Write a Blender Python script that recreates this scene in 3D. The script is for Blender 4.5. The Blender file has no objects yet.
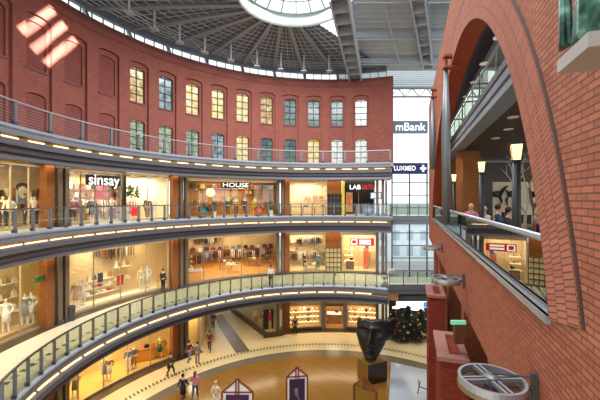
import bpy, bmesh, math, random
from mathutils import Vector, Matrix
random.seed(7)
sc = bpy.context.scene
COL = sc.collection
PI = math.pi
E = 1.6            # eye height above the middle gallery floor (z = 0)
F = 340.0          # focal length in pixels
C0 = (3.0, 15.9)   # centre of the round court, wall and upper galleries
C1 = (2.07, 15.48) # centre of the lower gallery and the ground paving
ZG, Z1, Z2, Z3 = -11.3, -5.6, 0.0, 4.95
WOFF = 1.51        # the straight brick wall starts this far right of the viewer

# ------------------------------------------------------------------ materials
def _mat(name):
    m = bpy.data.materials.new(name); m.use_nodes = True
    nt = m.node_tree; return m, nt, nt.nodes['Principled BSDF']
def rgb(c):
    if isinstance(c, str):
        c = [int(c[i:i+2], 16)/255 for i in (0, 2, 4)]
        c = [x/12.92 if x <= .04045 else ((x+.055)/1.055)**2.4 for x in c]
    return (c[0], c[1], c[2], 1)
def mat(name, col, rough=.6, metal=0., var=.12, scale=3., emis=0., ecol=None, bump=0., spec=.5):
    m, nt, b = _mat(name); N = nt.nodes; L = nt.links
    c = rgb(col)
    b.inputs['Roughness'].default_value = rough; b.inputs['Metallic'].default_value = metal
    b.inputs['Specular IOR Level'].default_value = spec
    if var > 0:
        tc = N.new('ShaderNodeTexCoord'); no = N.new('ShaderNodeTexNoise'); no.inputs['Scale'].default_value = scale
        no.inputs['Detail'].default_value = 4
        cr = N.new('ShaderNodeMix'); cr.data_type = 'RGBA'
        cr.inputs[6].default_value = tuple(x*(1-var) for x in c[:3])+(1,)
        cr.inputs[7].default_value = tuple(min(1, x*(1+var)) for x in c[:3])+(1,)
        L.new(tc.outputs['Object'], no.inputs['Vector']); L.new(no.outputs['Fac'], cr.inputs[0]); L.new(cr.outputs[2], b.inputs['Base Color'])
        if bump:
            bp = N.new('ShaderNodeBump'); bp.inputs['Strength'].default_value = bump; bp.inputs['Distance'].default_value = .02
            L.new(no.outputs['Fac'], bp.inputs['Height']); L.new(bp.outputs['Normal'], b.inputs['Normal'])
    else:
        b.inputs['Base Color'].default_value = c
    if emis:
        b.inputs['Emission Color'].default_value = rgb(ecol) if ecol else c
        b.inputs['Emission Strength'].default_value = emis
    return m
def brick(name, c1, c2, mortar, bw=.25, rh=.077, ms=.007, rough=.85, bump=.6):
    m, nt, b = _mat(name); N = nt.nodes; L = nt.links
    uv = N.new('ShaderNodeUVMap'); t = N.new('ShaderNodeTexBrick')
    t.inputs['Color1'].default_value = rgb(c1); t.inputs['Color2'].default_value = rgb(c2); t.inputs['Mortar'].default_value = rgb(mortar)
    t.inputs['Scale'].default_value = 1; t.inputs['Brick Width'].default_value = bw; t.inputs['Row Height'].default_value = rh
    t.inputs['Mortar Size'].default_value = ms; t.inputs['Mortar Smooth'].default_value = .3; t.inputs['Bias'].default_value = 0.
    no = N.new('ShaderNodeTexNoise'); no.inputs['Scale'].default_value = 1.3; no.inputs['Detail'].default_value = 6
    mx = N.new('ShaderNodeMix'); mx.data_type = 'RGBA'; mx.blend_type = 'MULTIPLY'; mx.inputs[0].default_value = .35
    L.new(uv.outputs[0], t.inputs['Vector']); L.new(uv.outputs[0], no.inputs['Vector'])
    L.new(t.outputs['Color'], mx.inputs[6]); L.new(no.outputs['Color'], mx.inputs[7])
    g = N.new('ShaderNodeRGBToBW'); L.new(no.outputs['Color'], g.inputs[0])
    mr = N.new('ShaderNodeMapRange'); mr.inputs[1].default_value = .3; mr.inputs[2].default_value = .7; mr.inputs[3].default_value = .6; mr.inputs[4].default_value = 1.2
    L.new(g.outputs[0], mr.inputs[0]); L.new(mr.outputs[0], mx.inputs[7]); L.new(mx.outputs[2], b.inputs['Base Color'])
    b.inputs['Roughness'].default_value = rough; b.inputs['Specular IOR Level'].default_value = .2
    bp = N.new('ShaderNodeBump'); bp.inputs['Strength'].default_value = bump; bp.inputs['Distance'].default_value = .01; bp.invert = True
    L.new(t.outputs['Fac'], bp.inputs['Height']); L.new(bp.outputs['Normal'], b.inputs['Normal'])
    return m
def glass(name, tint, refl=.15, rough=0., rtint='ffffff'):
    m, nt, b = _mat(name); N = nt.nodes; L = nt.links; N.remove(b)
    tr = N.new('ShaderNodeBsdfTransparent'); tr.inputs[0].default_value = rgb(tint)
    gl = N.new('ShaderNodeBsdfGlossy'); gl.inputs[0].default_value = rgb(rtint); gl.inputs['Roughness'].default_value = rough
    mx = N.new('ShaderNodeMixShader'); mx.inputs[0].default_value = refl
    L.new(tr.outputs[0], mx.inputs[1]); L.new(gl.outputs[0], mx.inputs[2]); L.new(mx.outputs[0], N['Material Output'].inputs[0])
    return m
def pane(name, c1, c2, strength, scale=2.5, base='30383a'):
    """a lit window: the room behind shows as soft blocks of colour"""
    m, nt, b = _mat(name); N = nt.nodes; L = nt.links
    tc = N.new('ShaderNodeTexCoord'); no = N.new('ShaderNodeTexNoise'); no.inputs['Scale'].default_value = scale; no.inputs['Detail'].default_value = 3
    mx = N.new('ShaderNodeMix'); mx.data_type = 'RGBA'; mx.inputs[6].default_value = rgb(c1); mx.inputs[7].default_value = rgb(c2)
    mr = N.new('ShaderNodeMapRange'); mr.inputs[1].default_value = .4; mr.inputs[2].default_value = .62
    L.new(tc.outputs['Object'], no.inputs['Vector']); L.new(no.outputs['Fac'], mr.inputs[0]); L.new(mr.outputs[0], mx.inputs[0])
    L.new(mx.outputs[2], b.inputs['Emission Color']); b.inputs['Emission Strength'].default_value = strength
    b.inputs['Base Color'].default_value = rgb(base); b.inputs['Roughness'].default_value = .15
    return m
M = {}
M['wall_brick'] = brick('wall_brick', '98594e', '8b4f45', '84554b', .26, .08, .006, bump=.3)
M['wall_blind'] = brick('wall_blind', '8a4e45', '7e463e', '764a42', .26, .08, .006, bump=.3)
M['near_brick'] = brick('near_brick', 'b87258', 'a26048', '6e5044', .21, .066, .009)
M['ring_brick'] = brick('ring_brick', 'ba7460', 'aa6853', '725044', .066, .24, .009)
M['sill_brick'] = brick('sill_brick', 'b26a4e', 'a05b42', '704e42', .21, .066, .009)
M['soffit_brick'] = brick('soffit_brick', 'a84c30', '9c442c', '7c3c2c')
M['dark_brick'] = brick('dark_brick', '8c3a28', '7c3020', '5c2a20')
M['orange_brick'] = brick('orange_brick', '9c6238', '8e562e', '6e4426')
M['coping'] = mat('coping', '74433a', .7)
M['steel'] = mat('steel', '7a7e88', .45, .3)
M['steel_light'] = mat('steel_light', '9aa3b0', .4, .3)
M['steel_dark'] = mat('steel_dark', '4a484c', .45, .3)
M['steel_mid'] = mat('steel_mid', '626066', .45, .3)
M['post'] = mat('post', '74777a', .45, .4)
M['column_steel'] = mat('column_steel', '6c5b47', .5, .1)
M['shop_frame'] = mat('shop_frame', 'a8987c', .4, .2)
M['rail'] = mat('rail', 'a8aaae', .35, .5)
M['rail_dark'] = mat('rail_dark', '5a5450', .4, .3)
M['wire'] = mat('wire', '8a8d92', .5, .3, 0)
M['glass_clear'] = glass('glass_clear', 'fcfefc', .06)
M['glass_rail'] = glass('glass_rail', 'e6ece4', .10)
M['glass_mirror'] = glass('glass_mirror', '5a605c', .55, .0, 'd8d8d0')
M['soffit'] = mat('soffit', '8f8068', .7)
M['cream_wall'] = mat('cream_wall', 'e6d5b4', .8, var=.04)
M['beige_wall'] = mat('beige_wall', 'dcc39a', .8, var=.05)
M['yellow_wall'] = mat('yellow_wall', 'e8cf8c', .8, var=.05)
M['white_wall'] = mat('white_wall', 'efe6d8', .8, var=.03)
M['tan_wall'] = mat('tan_wall', 'b98f5c', .8, var=.08)
M['black_wall'] = mat('black_wall', '25211f', .7)
M['marble'] = mat('marble', 'd8cfb4', .22, var=.06, scale=.8)
M['marble_cream'] = mat('marble_cream', 'dcc998', .25, var=.07, scale=.6)
M['grey_stone'] = mat('grey_stone', '6d614c', .25, var=.15, scale=2)
M['dark_stone'] = mat('dark_stone', '4a3c2c', .3, var=.15, scale=2)
M['shop_wood'] = mat('shop_wood', 'd08c30', .35, var=.12, scale=1.5)
M['gold_floor'] = mat('gold_floor', 'dcb866', .3, var=.08)
M['shop_tile'] = mat('shop_tile', 'd9bf88', .3, var=.06)
M['white'] = mat('white', 'ece8e0', .6, var=.03)
M['black'] = mat('black', '151517', .5, var=.1)
M['grey'] = mat('grey', '7a7a7c', .6)
M['dgrey'] = mat('dgrey', '3c3c40', .6)
M['cream'] = mat('cream', 'e2d3b0', .6, var=.05)
M['red'] = mat('red', 'b5202a', .6)
M['pink'] = mat('pink', 'd0708c', .7)
M['purple'] = mat('purple', '5a2a6a', .7)
M['blue'] = mat('blue', '2c3c66', .7)
M['lblue'] = mat('lblue', '6f86a6', .7)
M['teal'] = mat('teal', '2c7478', .6)
M['green'] = mat('green', '2e6a38', .7)
M['dgreen'] = mat('dgreen', '26362a', .7)
M['orange'] = mat('orange', 'cf5a20', .6)
M['yellow'] = mat('yellow', 'd4b830', .6)
M['brown'] = mat('brown', '6a4428', .6)
M['tan'] = mat('tan', 'b08850', .6)
M['rust'] = mat('rust', '8a3c24', .7)
M['wood'] = mat('wood', 'a8682c', .4, var=.2, scale=6)
M['skin'] = mat('skin', 'c99a80', .6, var=.05)
M['shell'] = mat('shell', 'efdcc4', .4, var=.03)
M['hair_dark'] = mat('hair_dark', '2a1c14', .6)
M['hair_blond'] = mat('hair_blond', 'c8b088', .6)
M['hair_brown'] = mat('hair_brown', '5a3c28', .6)
M['leaf'] = mat('leaf', '3a6a34', .6, var=.3, scale=20)
M['bronze_dark'] = mat('bronze_dark', '343234', .36, .5, .25, 4, bump=.2)
M['lamp_warm'] = mat('lamp_warm', 'ffe2ae', .5, var=0, emis=9, ecol='ffd9a0')
M['strip_light'] = mat('strip_light', 'fff0d0', .5, var=0, emis=2.0, ecol='ffdc98')
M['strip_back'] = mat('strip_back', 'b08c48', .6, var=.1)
M['lamp_white'] = mat('lamp_white', 'ffffff', .5, var=0, emis=5, ecol='fff4e4')
M['lantern_glass'] = mat('lantern_glass', 'ffe0a0', .5, var=0, emis=1.9, ecol='ffd88c')
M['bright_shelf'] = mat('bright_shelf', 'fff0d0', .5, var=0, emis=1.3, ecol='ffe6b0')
M['lattice'] = mat('lattice', '4c5054', .5, .4)
M['roof_deck'] = mat('roof_deck', '6e7176', .55, .1, .1, 2)
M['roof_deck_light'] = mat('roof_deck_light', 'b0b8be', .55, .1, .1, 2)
M['roof_beam'] = mat('roof_beam', '8c929a', .5, .15)
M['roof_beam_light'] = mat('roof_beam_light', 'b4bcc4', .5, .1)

def wood_floor():
    m, nt, b = _mat('parquet'); N = nt.nodes; L = nt.links
    tc = N.new('ShaderNodeTexCoord'); mp = N.new('ShaderNodeMapping'); mp.inputs['Rotation'].default_value = (0, 0, .7)
    t = N.new('ShaderNodeTexBrick'); t.inputs['Scale'].default_value = 1; t.inputs['Brick Width'].default_value = 1.2; t.inputs['Row Height'].default_value = .14
    t.inputs['Color1'].default_value = rgb('8a6028'); t.inputs['Color2'].default_value = rgb('96692e'); t.inputs['Mortar'].default_value = rgb('765022'); t.inputs['Mortar Size'].default_value = .012
    L.new(tc.outputs['Object'], mp.inputs[0]); L.new(mp.outputs[0], t.inputs['Vector']); L.new(t.outputs['Color'], b.inputs['Base Color'])
    b.inputs['Roughness'].default_value = .16
    return m
M['parquet'] = wood_floor()
def bronze_green():
    m, nt, b = _mat('patina'); N = nt.nodes; L = nt.links
    tc = N.new('ShaderNodeTexCoord'); no = N.new('ShaderNodeTexNoise'); no.inputs['Scale'].default_value = 9; no.inputs['Detail'].default_value = 8
    cr = N.new('ShaderNodeValToRGB'); e = cr.color_ramp.elements
    e[0].position = .38; e[0].color = rgb('1e3a30'); e[1].position = .66; e[1].color = rgb('86b0a0')
    x = e.new(.52); x.color = rgb('44705e')
    L.new(tc.outputs['Object'], no.inputs['Vector']); L.new(no.outputs['Fac'], cr.inputs[0]); L.new(cr.outputs[0], b.inputs['Base Color'])
    b.inputs['Roughness'].default_value = .4; b.inputs['Metallic'].default_value = .3
    return m
M['patina'] = bronze_green()

# ------------------------------------------------------------------ mesh helpers
def pol(C, R, deg, z=0.):
    a = math.radians(deg); return Vector((C[0]+R*math.sin(a), C[1]+R*math.cos(a), z))
def ang(px, R, C=C0):
    dx, dy = (px-300)/F, 1.; n = math.hypot(dx, dy); dx /= n; dy /= n
    b = -(C[0]*dx+C[1]*dy); c = C[0]**2+C[1]**2-R*R; t = -b+math.sqrt(max(0, b*b-c))
    return math.degrees(math.atan2(t*dx-C[0], t*dy-C[1]))
def onray(px, R, C=C0, z=0.):
    return pol(C, R, ang(px, R, C), z)
def W(s, t, z):
    return Vector((WOFF+.308*s+.951*t, .951*s-.308*t, z))
def wz(py, Y): return E+(199-py)*Y/F
WROT = math.atan2(.951, .308)      # direction of the straight wall

class MB:
    def __init__(s): s.v = []; s.f = []; s.uv = []
    def face(s, pts, uvs=None):
        i = len(s.v); s.v += [tuple(p) for p in pts]; s.f.append(tuple(range(i, i+len(pts))))
        s.uv.append(uvs if uvs else [(0, 0)]*len(pts))
    def box(s, c, d, rz=0., rx=0., ry=0., taper=1.):
        R_ = Matrix.Rotation(rz, 3, 'Z') @ Matrix.Rotation(ry, 3, 'Y') @ Matrix.Rotation(rx, 3, 'X'); c = Vector(c)
        x, y, z = d[0]/2, d[1]/2, d[2]/2
        P = [c+R_ @ Vector((sx*x*(taper if sz > 0 else 1), sy*y*(taper if sz > 0 else 1), sz*z)) for sz in (-1, 1) for sx, sy in ((-1, -1), (1, -1), (1, 1), (-1, 1))]
        for f, (a, b) in (((0, 3, 2, 1), (d[0], d[1])), ((4, 5, 6, 7), (d[0], d[1])), ((0, 1, 5, 4), (d[0], d[2])), ((1, 2, 6, 5), (d[1], d[2])), ((2, 3, 7, 6), (d[0], d[2])), ((3, 0, 4, 7), (d[1], d[2]))):
            s.face([P[k] for k in f], [(0, 0), (a, 0), (a, b), (0, b)])
        return s
    def beam(s, a, b, w, h):
        a = Vector(a); b = Vector(b); d = (b-a); l = d.length; d = d/l
        up = Vector((0, 0, 1)) if abs(d.z) < .98 else Vector((0, 1, 0))
        x = d.cross(up).normalized(); y = x.cross(d).normalized()
        P = [p+x*i*w/2+y*j*h/2 for p in (a, b) for i, j in ((-1, -1), (1, -1), (1, 1), (-1, 1))]
        for f in ((0, 1, 2, 3), (7, 6, 5, 4), (0, 4, 5, 1), (1, 5, 6, 2), (2, 6, 7, 3), (3, 7, 4, 0)):
            s.face([P[k] for k in f], [(0, 0), (w, 0), (w, l), (0, l)])
        return s
    def arc(s, C, prof, a0, a1, n=None):
        """sweep a closed (R, z) profile about C from a0 to a1 degrees"""
        n = n or max(2, int(abs(a1-a0)/2.5)); k = len(prof)
        rings = [[pol(C, r, a0+(a1-a0)*i/n, z) for r, z in prof] for i in range(n+1)]
        for i in range(n):
            u0 = math.radians(a0+(a1-a0)*i/n)*prof[0][0]; u1 = math.radians(a0+(a1-a0)*(i+1)/n)*prof[0][0]
            for j in range(k):
                q = (j+1) % k
                s.face([rings[i][j], rings[i+1][j], rings[i+1][q], rings[i][q]],
                       [(u0, prof[j][1]+prof[j][0]), (u1, prof[j][1]+prof[j][0]), (u1, prof[q][1]+prof[q][0]), (u0, prof[q][1]+prof[q][0])])
        s.face(rings[0][::-1]); s.face(rings[-1]); return s
    def slab(s, C, R, Cb, Rb, a0, a1, z0, z1, n=48):
        """floor between two circles that need not share a centre"""
        I = [pol(C, R, a0+(a1-a0)*i/n) for i in range(n+1)]; O = [pol(Cb, Rb, a0+(a1-a0)*i/n) for i in range(n+1)]
        h = lambda p, z: Vector((p.x, p.y, z))
        for i in range(n):
            s.face([h(I[i], z1), h(I[i+1], z1), h(O[i+1], z1), h(O[i], z1)][::-1]); s.face([h(I[i], z0), h(I[i+1], z0), h(O[i+1], z0), h(O[i], z0)])
            s.face([h(I[i], z0), h(I[i], z1), h(I[i+1], z1), h(I[i+1], z0)]); s.face([h(O[i], z0), h(O[i+1], z0), h(O[i+1], z1), h(O[i], z1)])
        for i in (0, n): s.face([h(I[i], z0), h(O[i], z0), h(O[i], z1), h(I[i], z1)])
        return s
    def tube(s, pts, r, n=8, r2=None):
        pts = [Vector(p) for p in pts]; rings = []
        for i, p in enumerate(pts):
            d = (pts[min(i+1, len(pts)-1)]-pts[max(i-1, 0)]).normalized()
            up = Vector((0, 0, 1)) if abs(d.z) < .95 else Vector((1, 0, 0))
            x = d.cross(up).normalized(); y = x.cross(d)
            rr = r[i] if isinstance(r, (list, tuple)) else (r if r2 is None else r+(r2-r)*i/(len(pts)-1))
            rings.append([p+(x*math.cos(2*PI*k/n)+y*math.sin(2*PI*k/n))*rr for k in range(n)])
        for i in range(len(rings)-1):
            for k in range(n): s.face([rings[i][k], rings[i][(k+1) % n], rings[i+1][(k+1) % n], rings[i+1][k]])
        s.face(rings[0][::-1]); s.face(rings[-1]); return s
    def lathe(s, prof, c=(0, 0, 0), n=16):
        c = Vector(c); R = [[c+Vector((r*math.cos(2*PI*k/n), r*math.sin(2*PI*k/n), z)) for k in range(n)] for r, z in prof]
        for i in range(len(R)-1):
            for k in range(n): s.face([R[i][k], R[i][(k+1) % n], R[i+1][(k+1) % n], R[i+1][k]])
        if prof[0] == prof[-1]: return s
        if prof[0][0] > 1e-4: s.face(R[0][::-1])
        if prof[-1][0] > 1e-4: s.face(R[-1])
        return s
    def blob(s, c, d, rz=0., n=10, m=7):
        c = Vector(c); R_ = Matrix.Rotation(rz, 3, 'Z')
        P = [[c+R_ @ Vector((d[0]/2*math.sin(PI*j/m)*math.cos(2*PI*k/n), d[1]/2*math.sin(PI*j/m)*math.sin(2*PI*k/n), -d[2]/2*math.cos(PI*j/m))) for k in range(n)] for j in range(m+1)]
        for j in range(m):
            for k in range(n):
                q = (k+1) % n
                if j == 0: s.face([P[0][0], P[1][q], P[1][k]])
                elif j == m-1: s.face([P[j][k], P[j][q], P[m][0]])
                else: s.face([P[j][k], P[j][q], P[j+1][q], P[j+1][k]])
        return s
    def build(s, name, m, parent=None, smooth=False, world=False, weld=True, loc=None):
        me = bpy.data.meshes.new(name)
        if world and parent is not None:
            inv = parent['_m'] if False else (Matrix.Translation(parent.location) @ Matrix.Rotation(parent.rotation_euler.z, 4, 'Z')).inverted()
            if parent.parent: inv = inv @ (Matrix.Translation(parent.parent.location) @ Matrix.Rotation(parent.parent.rotation_euler.z, 4, 'Z')).inverted()
            s.v = [tuple(inv @ Vector(p)) for p in s.v]
        me.from_pydata(s.v, [], s.f)
        ul = me.uv_layers.new(name='UVMap'); k = 0
        for fu in s.uv:
            for u in fu: ul.data[k].uv = u; k += 1
        if weld:
            bm = bmesh.new(); bm.from_mesh(me); bmesh.ops.remove_doubles(bm, verts=bm.verts, dist=1e-4)
            bmesh.ops.recalc_face_normals(bm, faces=bm.faces); bm.to_mesh(me); bm.free()
        me.materials.append(M[m] if isinstance(m, str) else m)
        if smooth:
            for p in me.polygons: p.use_smooth = True
        o = bpy.data.objects.new(name, me); COL.objects.link(o)
        if parent is not None: o.parent = parent
        if loc is not None: o.location = loc
        return o

def tag(o, label=None, cat=None, group=None, kind=None):
    if label: o['label'] = label
    if cat: o['category'] = cat
    if group: o['group'] = group
    if kind: o['kind'] = kind
    return o
def empty(name, loc, rz=0., label=None, cat=None, group=None, kind=None):
    o = bpy.data.objects.new(name, None); COL.objects.link(o); o.location = loc; o.rotation_euler.z = rz
    return tag(o, label, cat, group, kind)
def struct(o, label=None): o['kind'] = 'structure'; return tag(o, label)
KIDS = {}
def copy_tree(o, loc=None, rz=None, label=None, group=None, mats=None, scale=None):
    kids = [c for c in COL.objects if c.parent == o] if o.name not in KIDS else KIDS[o.name]
    KIDS[o.name] = kids
    c = o.copy(); COL.objects.link(c)
    if loc is not None: c.location = loc
    if rz is not None: c.rotation_euler.z = rz
    if scale: c.scale = (scale,)*3
    if label: c['label'] = label
    if group: c['group'] = group
    if mats and mats.get(''): c.material_slots[0].link = 'OBJECT'; c.material_slots[0].material = M[mats['']]
    for k in kids:
        d = copy_tree(k); d.parent = c
        st = k.name.split('.')[0]
        if mats and st in mats: d.material_slots[0].link = 'OBJECT'; d.material_slots[0].material = M[mats[st]]
    return c
def text_obj(txt, size, m, name='lettering', ext=.01, parent=None, align='CENTER', sx=1.):
    cu = bpy.data.curves.new('t', 'FONT'); cu.body = txt; cu.size = size; cu.extrude = ext; cu.align_x = align; cu.align_y = 'CENTER'; cu.offset = size*.004
    o = bpy.data.objects.new('t', cu); COL.objects.link(o)
    bpy.context.view_layer.update()
    me = bpy.data.meshes.new_from_object(o.evaluated_get(bpy.context.evaluated_depsgraph_get()))
    COL.objects.unlink(o); bpy.data.objects.remove(o)
    me.name = name; me.materials.clear(); me.materials.append(M[m]); me.transform(Matrix.Rotation(PI/2, 4, 'X') @ Matrix.Scale(sx, 4, (1, 0, 0)))
    n = bpy.data.objects.new(name, me); COL.objects.link(n)
    if parent is not None: n.parent = parent
    return n
WORLD = 1.7; EXPO = 0.0
# ------------------------------------------------------------------ the round court: ground, galleries
TR = [0]
def trim(mb, m, label=None, smooth=False):
    TR[0] += 1
    return struct(mb.build('trim_%d' % TR[0], m, smooth=smooth), label)
AL, AR = -132., 21.          # the galleries run from out of frame on the left to here
b = MB(); n = 60
ctr = Vector((C1[0], C1[1], ZG))
for i in range(n):
    b.face([ctr, pol(C1, 12.6, 6*i, ZG), pol(C1, 12.6, 6*i+6, ZG)])
for i in range(n):
    b.face([ctr-Vector((0, 0, .2)), pol(C1, 12.6, 6*i+6, ZG-.2), pol(C1, 12.6, 6*i, ZG-.2)])
    b.face([pol(C1, 12.6, 6*i, ZG-.2), pol(C1, 12.6, 6*i+6, ZG-.2), pol(C1, 12.6, 6*i+6, ZG), pol(C1, 12.6, 6*i, ZG)])
struct(b.build('floor_ground_parquet', 'parquet'), 'golden parquet floor of the round court')
struct(MB().arc(C1, [(12.6, ZG-.2), (13.6, ZG-.2), (13.6, ZG), (12.6, ZG)], -180, 180, 90).build('floor_ground_band', 'grey_stone'), 'dark stone band around the parquet')
struct(MB().slab(C1, 13.6, C0, 34, -180, 180, ZG-.2, ZG, 90).build('floor_ground_marble', 'marble_cream'), 'cream marble paving around the court')
# zigzag dashed inlay
b = MB()
for i in range(150):
    a = -125+i*1.12
    r = 14.72; da = .66
    p = [pol(C1, r-.26, a, ZG+.004), pol(C1, r-.0, a, ZG+.004), pol(C1, r+.28, a+da, ZG+.004), pol(C1, r+.02, a+da, ZG+.004)]
    b.face(p)
trim(b, 'dark_stone', 'dark dashed zigzag inlaid in the cream paving')
# dark radial stripe in the passage, widening towards the court
def gp(px, py, z=ZG):
    Y = F*(E-z)/(py-199); return Vector(((px-300)/F*Y, Y, z+.003))
trim(MB().face([gp(236, 353), gp(251, 351), gp(219, 314), gp(210, 316)]) or MB(), 'grey_stone') if False else None
b = MB(); b.face([gp(236, 353), gp(250, 351), gp(222, 314), gp(212, 316)]); trim(b, 'grey_stone', 'dark stone stripe leading into the passage')
# dark band at the foot of the ground floor shops
AF0 = ang(200, 17.6)
trim(MB().arc(C0, [(16.9, ZG), (17.75, ZG), (17.75, ZG+.015), (16.9, ZG+.015)], -125, AF0), 'dark_stone', 'dark stone band at the foot of the left shops')
AF1 = ang(262, 17.6)
trim(MB().arc(C0, [(17.0, ZG), (17.75, ZG), (17.75, ZG+.015), (17.0, ZG+.015)], AF1, AR), 'dark_stone', 'dark stone band at the foot of the far shops')

struct(MB().slab(C1, 12.95, C0, 20.5, 3, 19.6, Z1-.3, Z1, 10).slab(C1, 12.95, C0, 28, AL, 3, Z1-.3, Z1, 80).build('floor_lower_gallery', 'marble'), 'pale stone floor of the lower gallery')
trim(MB().arc(C0, [(17.0, Z1), (17.8, Z1), (17.8, Z1+.012), (17.0, Z1+.012)], AL, AR), 'dark_stone', 'dark band along the shopfronts of the lower gallery')
b = MB()
for i in range(70):
    a = -125+i*2.1
    b.face([pol(C1, 13.6, a, Z1+.004), pol(C1, 13.85, a, Z1+.004), pol(C1, 13.85, a+1.05, Z1+.004), pol(C1, 13.6, a+1.05, Z1+.004)])
trim(b, 'dark_stone', 'dashed dark inlay behind the lower gallery railing')
struct(MB().slab(C0, 16.3, C0, 18.6, 3, 19.6, Z2-.3, Z2, 10).slab(C0, 16.3, C0, 27, AL, 3, Z2-.3, Z2, 80).build('floor_middle_gallery', 'marble'), 'pale stone floor of the middle gallery')
struct(MB().slab(C0, 16.3, C0, 18.6, 3, 19.6, Z3-.3, Z3, 10).slab(C0, 16.3, C0, 27, AL, 3, Z3-.3, Z3, 80).build('floor_upper_gallery', 'marble'), 'stone floor of the upper gallery')
# soffits below each gallery
struct(MB().slab(C1, 13.3, C0, 20.8, 3, 18.2, Z1-1.2, Z1-1.0, 10).slab(C1, 13.3, C0, 27, AL, 3, Z1-1.2, Z1-1.0, 60).build('ceiling_ground', 'soffit'), 'ceiling under the lower gallery')
struct(MB().slab(C0, 16.6, C0, 20.8, 3, 18.2, Z2-1.4, Z2-1.2, 10).slab(C0, 16.6, C0, 27, AL, 3, Z2-1.4, Z2-1.2, 60).build('ceiling_lower', 'soffit'), 'ceiling under the middle gallery')
struct(MB().slab(C0, 16.6, C0, 20.8, 3, 18.2, Z3-1.4, Z3-1.2, 10).slab(C0, 16.6, C0, 27, AL, 3, Z3-1.4, Z3-1.2, 60).build('ceiling_middle', 'soffit'), 'ceiling under the upper gallery')

def rect(r0, r1, z0, z1): return [(r0, z0), (r1, z0), (r1, z1), (r0, z1)]
def gallery_edge(C, R, a0, a1, z, word, dz, gsize):
    n = 90
    trim(MB().arc(C, [(R-.02, z-.10), (R+.04, z-.16), (R+.4, z-.16), (R+.4, z+.05), (R+.04, z+.05), (R-.02, z)], a0, a1, n), 'steel_light', 'light steel nosing of the %s gallery' % word)
    trim(MB().arc(C, rect(R+.06, R+.36, z-.40, z-.16), a0, a1, n), 'steel', 'grey steel fascia of the %s gallery' % word)
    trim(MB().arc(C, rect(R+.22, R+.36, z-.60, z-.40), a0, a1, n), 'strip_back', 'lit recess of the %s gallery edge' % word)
    trim(MB().arc(C, [(R-.02, z-.9), (R+.4, z-.9), (R+.4, z-.60), (R+.06, z-.60), (R-.02, z-.66)], a0, a1, n), 'steel_mid', 'upper steel band of the %s gallery edge' % word)
    trim(MB().arc(C, rect(R+.14, R+.5, z-.9-dz*.5, z-.9), a0, a1, n), 'steel_dark', 'dark steel band of the %s gallery edge' % word)
    trim(MB().arc(C, [(R+.24, z-.9-dz), (R+.7, z-.9-dz), (R+.7, z-.9-dz*.5), (R+.3, z-.9-dz*.5)], a0, a1, n), 'steel_mid', 'lowest steel band of the %s gallery edge' % word)
    # dashed tubes of light in the recess
    lamp = empty('strip_light', pol(C, R+.16, (a0+a1)/2, z-.5), 0, 'dashed line of warm light tubes in the edge of the %s gallery' % word, 'strip light')
    pitch = math.degrees(1.5/R); k = int((a1-a0)/pitch)
    for i in range(k):
        a = a0+pitch*(i+.5)
        MB().arc(C, rect(R+.12, R+.19, z-.57, z-.515), a-pitch*gsize, a+pitch*gsize, 3).build('light_tube', 'strip_light', lamp, world=True)
gallery_edge(C0, 16.0, AL, 19.3, Z3, 'upper', .62, .30)
gallery_edge(C0, 16.0, AL, 19.3, Z2, 'middle', .62, .43)
gallery_edge(C1, 12.65, AL, 23.0, Z1, 'lower', .42, .43)

def railing(C, R, a0, a1, z, pitch_m, label, gl, wires, pw, hm='rail', back=False):
    root = empty('balcony_railing', pol(C, R, (a0+a1)/2, z), 0, label, 'railing')
    p = math.degrees(pitch_m/R); k = int((a1-a0)/p)
    for i in range(k+1):
        a = a1-p*i; c = pol(C, R, a, z+.58)
        b = MB(); b.box(c, (pw, .10, 1.08), rz=-math.radians(a)); po = b.build('post', 'post', root, world=True)
        MB().box(Vector(pol(C, R+.03, a, z+.12))-root.location, (pw*1.5, .16, .14), rz=-math.radians(a)).build('post_base', 'steel_dark', po)
    MB().arc(C, rect(R-.035, R+.035, z+1.10, z+1.17), a0, a1, 100).build('handrail', hm, root, world=True)
    if wires:
        b = MB()
        for w in range(7): b.arc(C, rect(R-.008, R+.008, z+.16+w*.13, z+.172+w*.13), a0, a1, 80)
        b.build('wire_infill', 'wire', root, world=True)
    if gl:
        for i in range(k):
            a = a1-p*(i+.5)
            MB().arc(C, rect(R-.006, R+.006, z+.12, z+1.08), a-p*.44, a+p*.44, 2).build('glass_panel', gl, root, world=True)
    return root
railing(C0, 16.06, -118, 19.1, Z3, 1.03*2, 'grey steel railing with horizontal wires along the upper gallery', None, True, .15)
railing(C0, 16.06, -118, 19.1, Z2, 1.03, 'glazed railing with dark handrail along the middle gallery', 'glass_clear', False, .11, 'rail_dark')
railing(C1, 12.71, -112, 22.8, Z1, .86, 'glazed railing along the curved edge of the lower gallery', 'glass_rail', False, .07, 'rail_dark')

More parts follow.
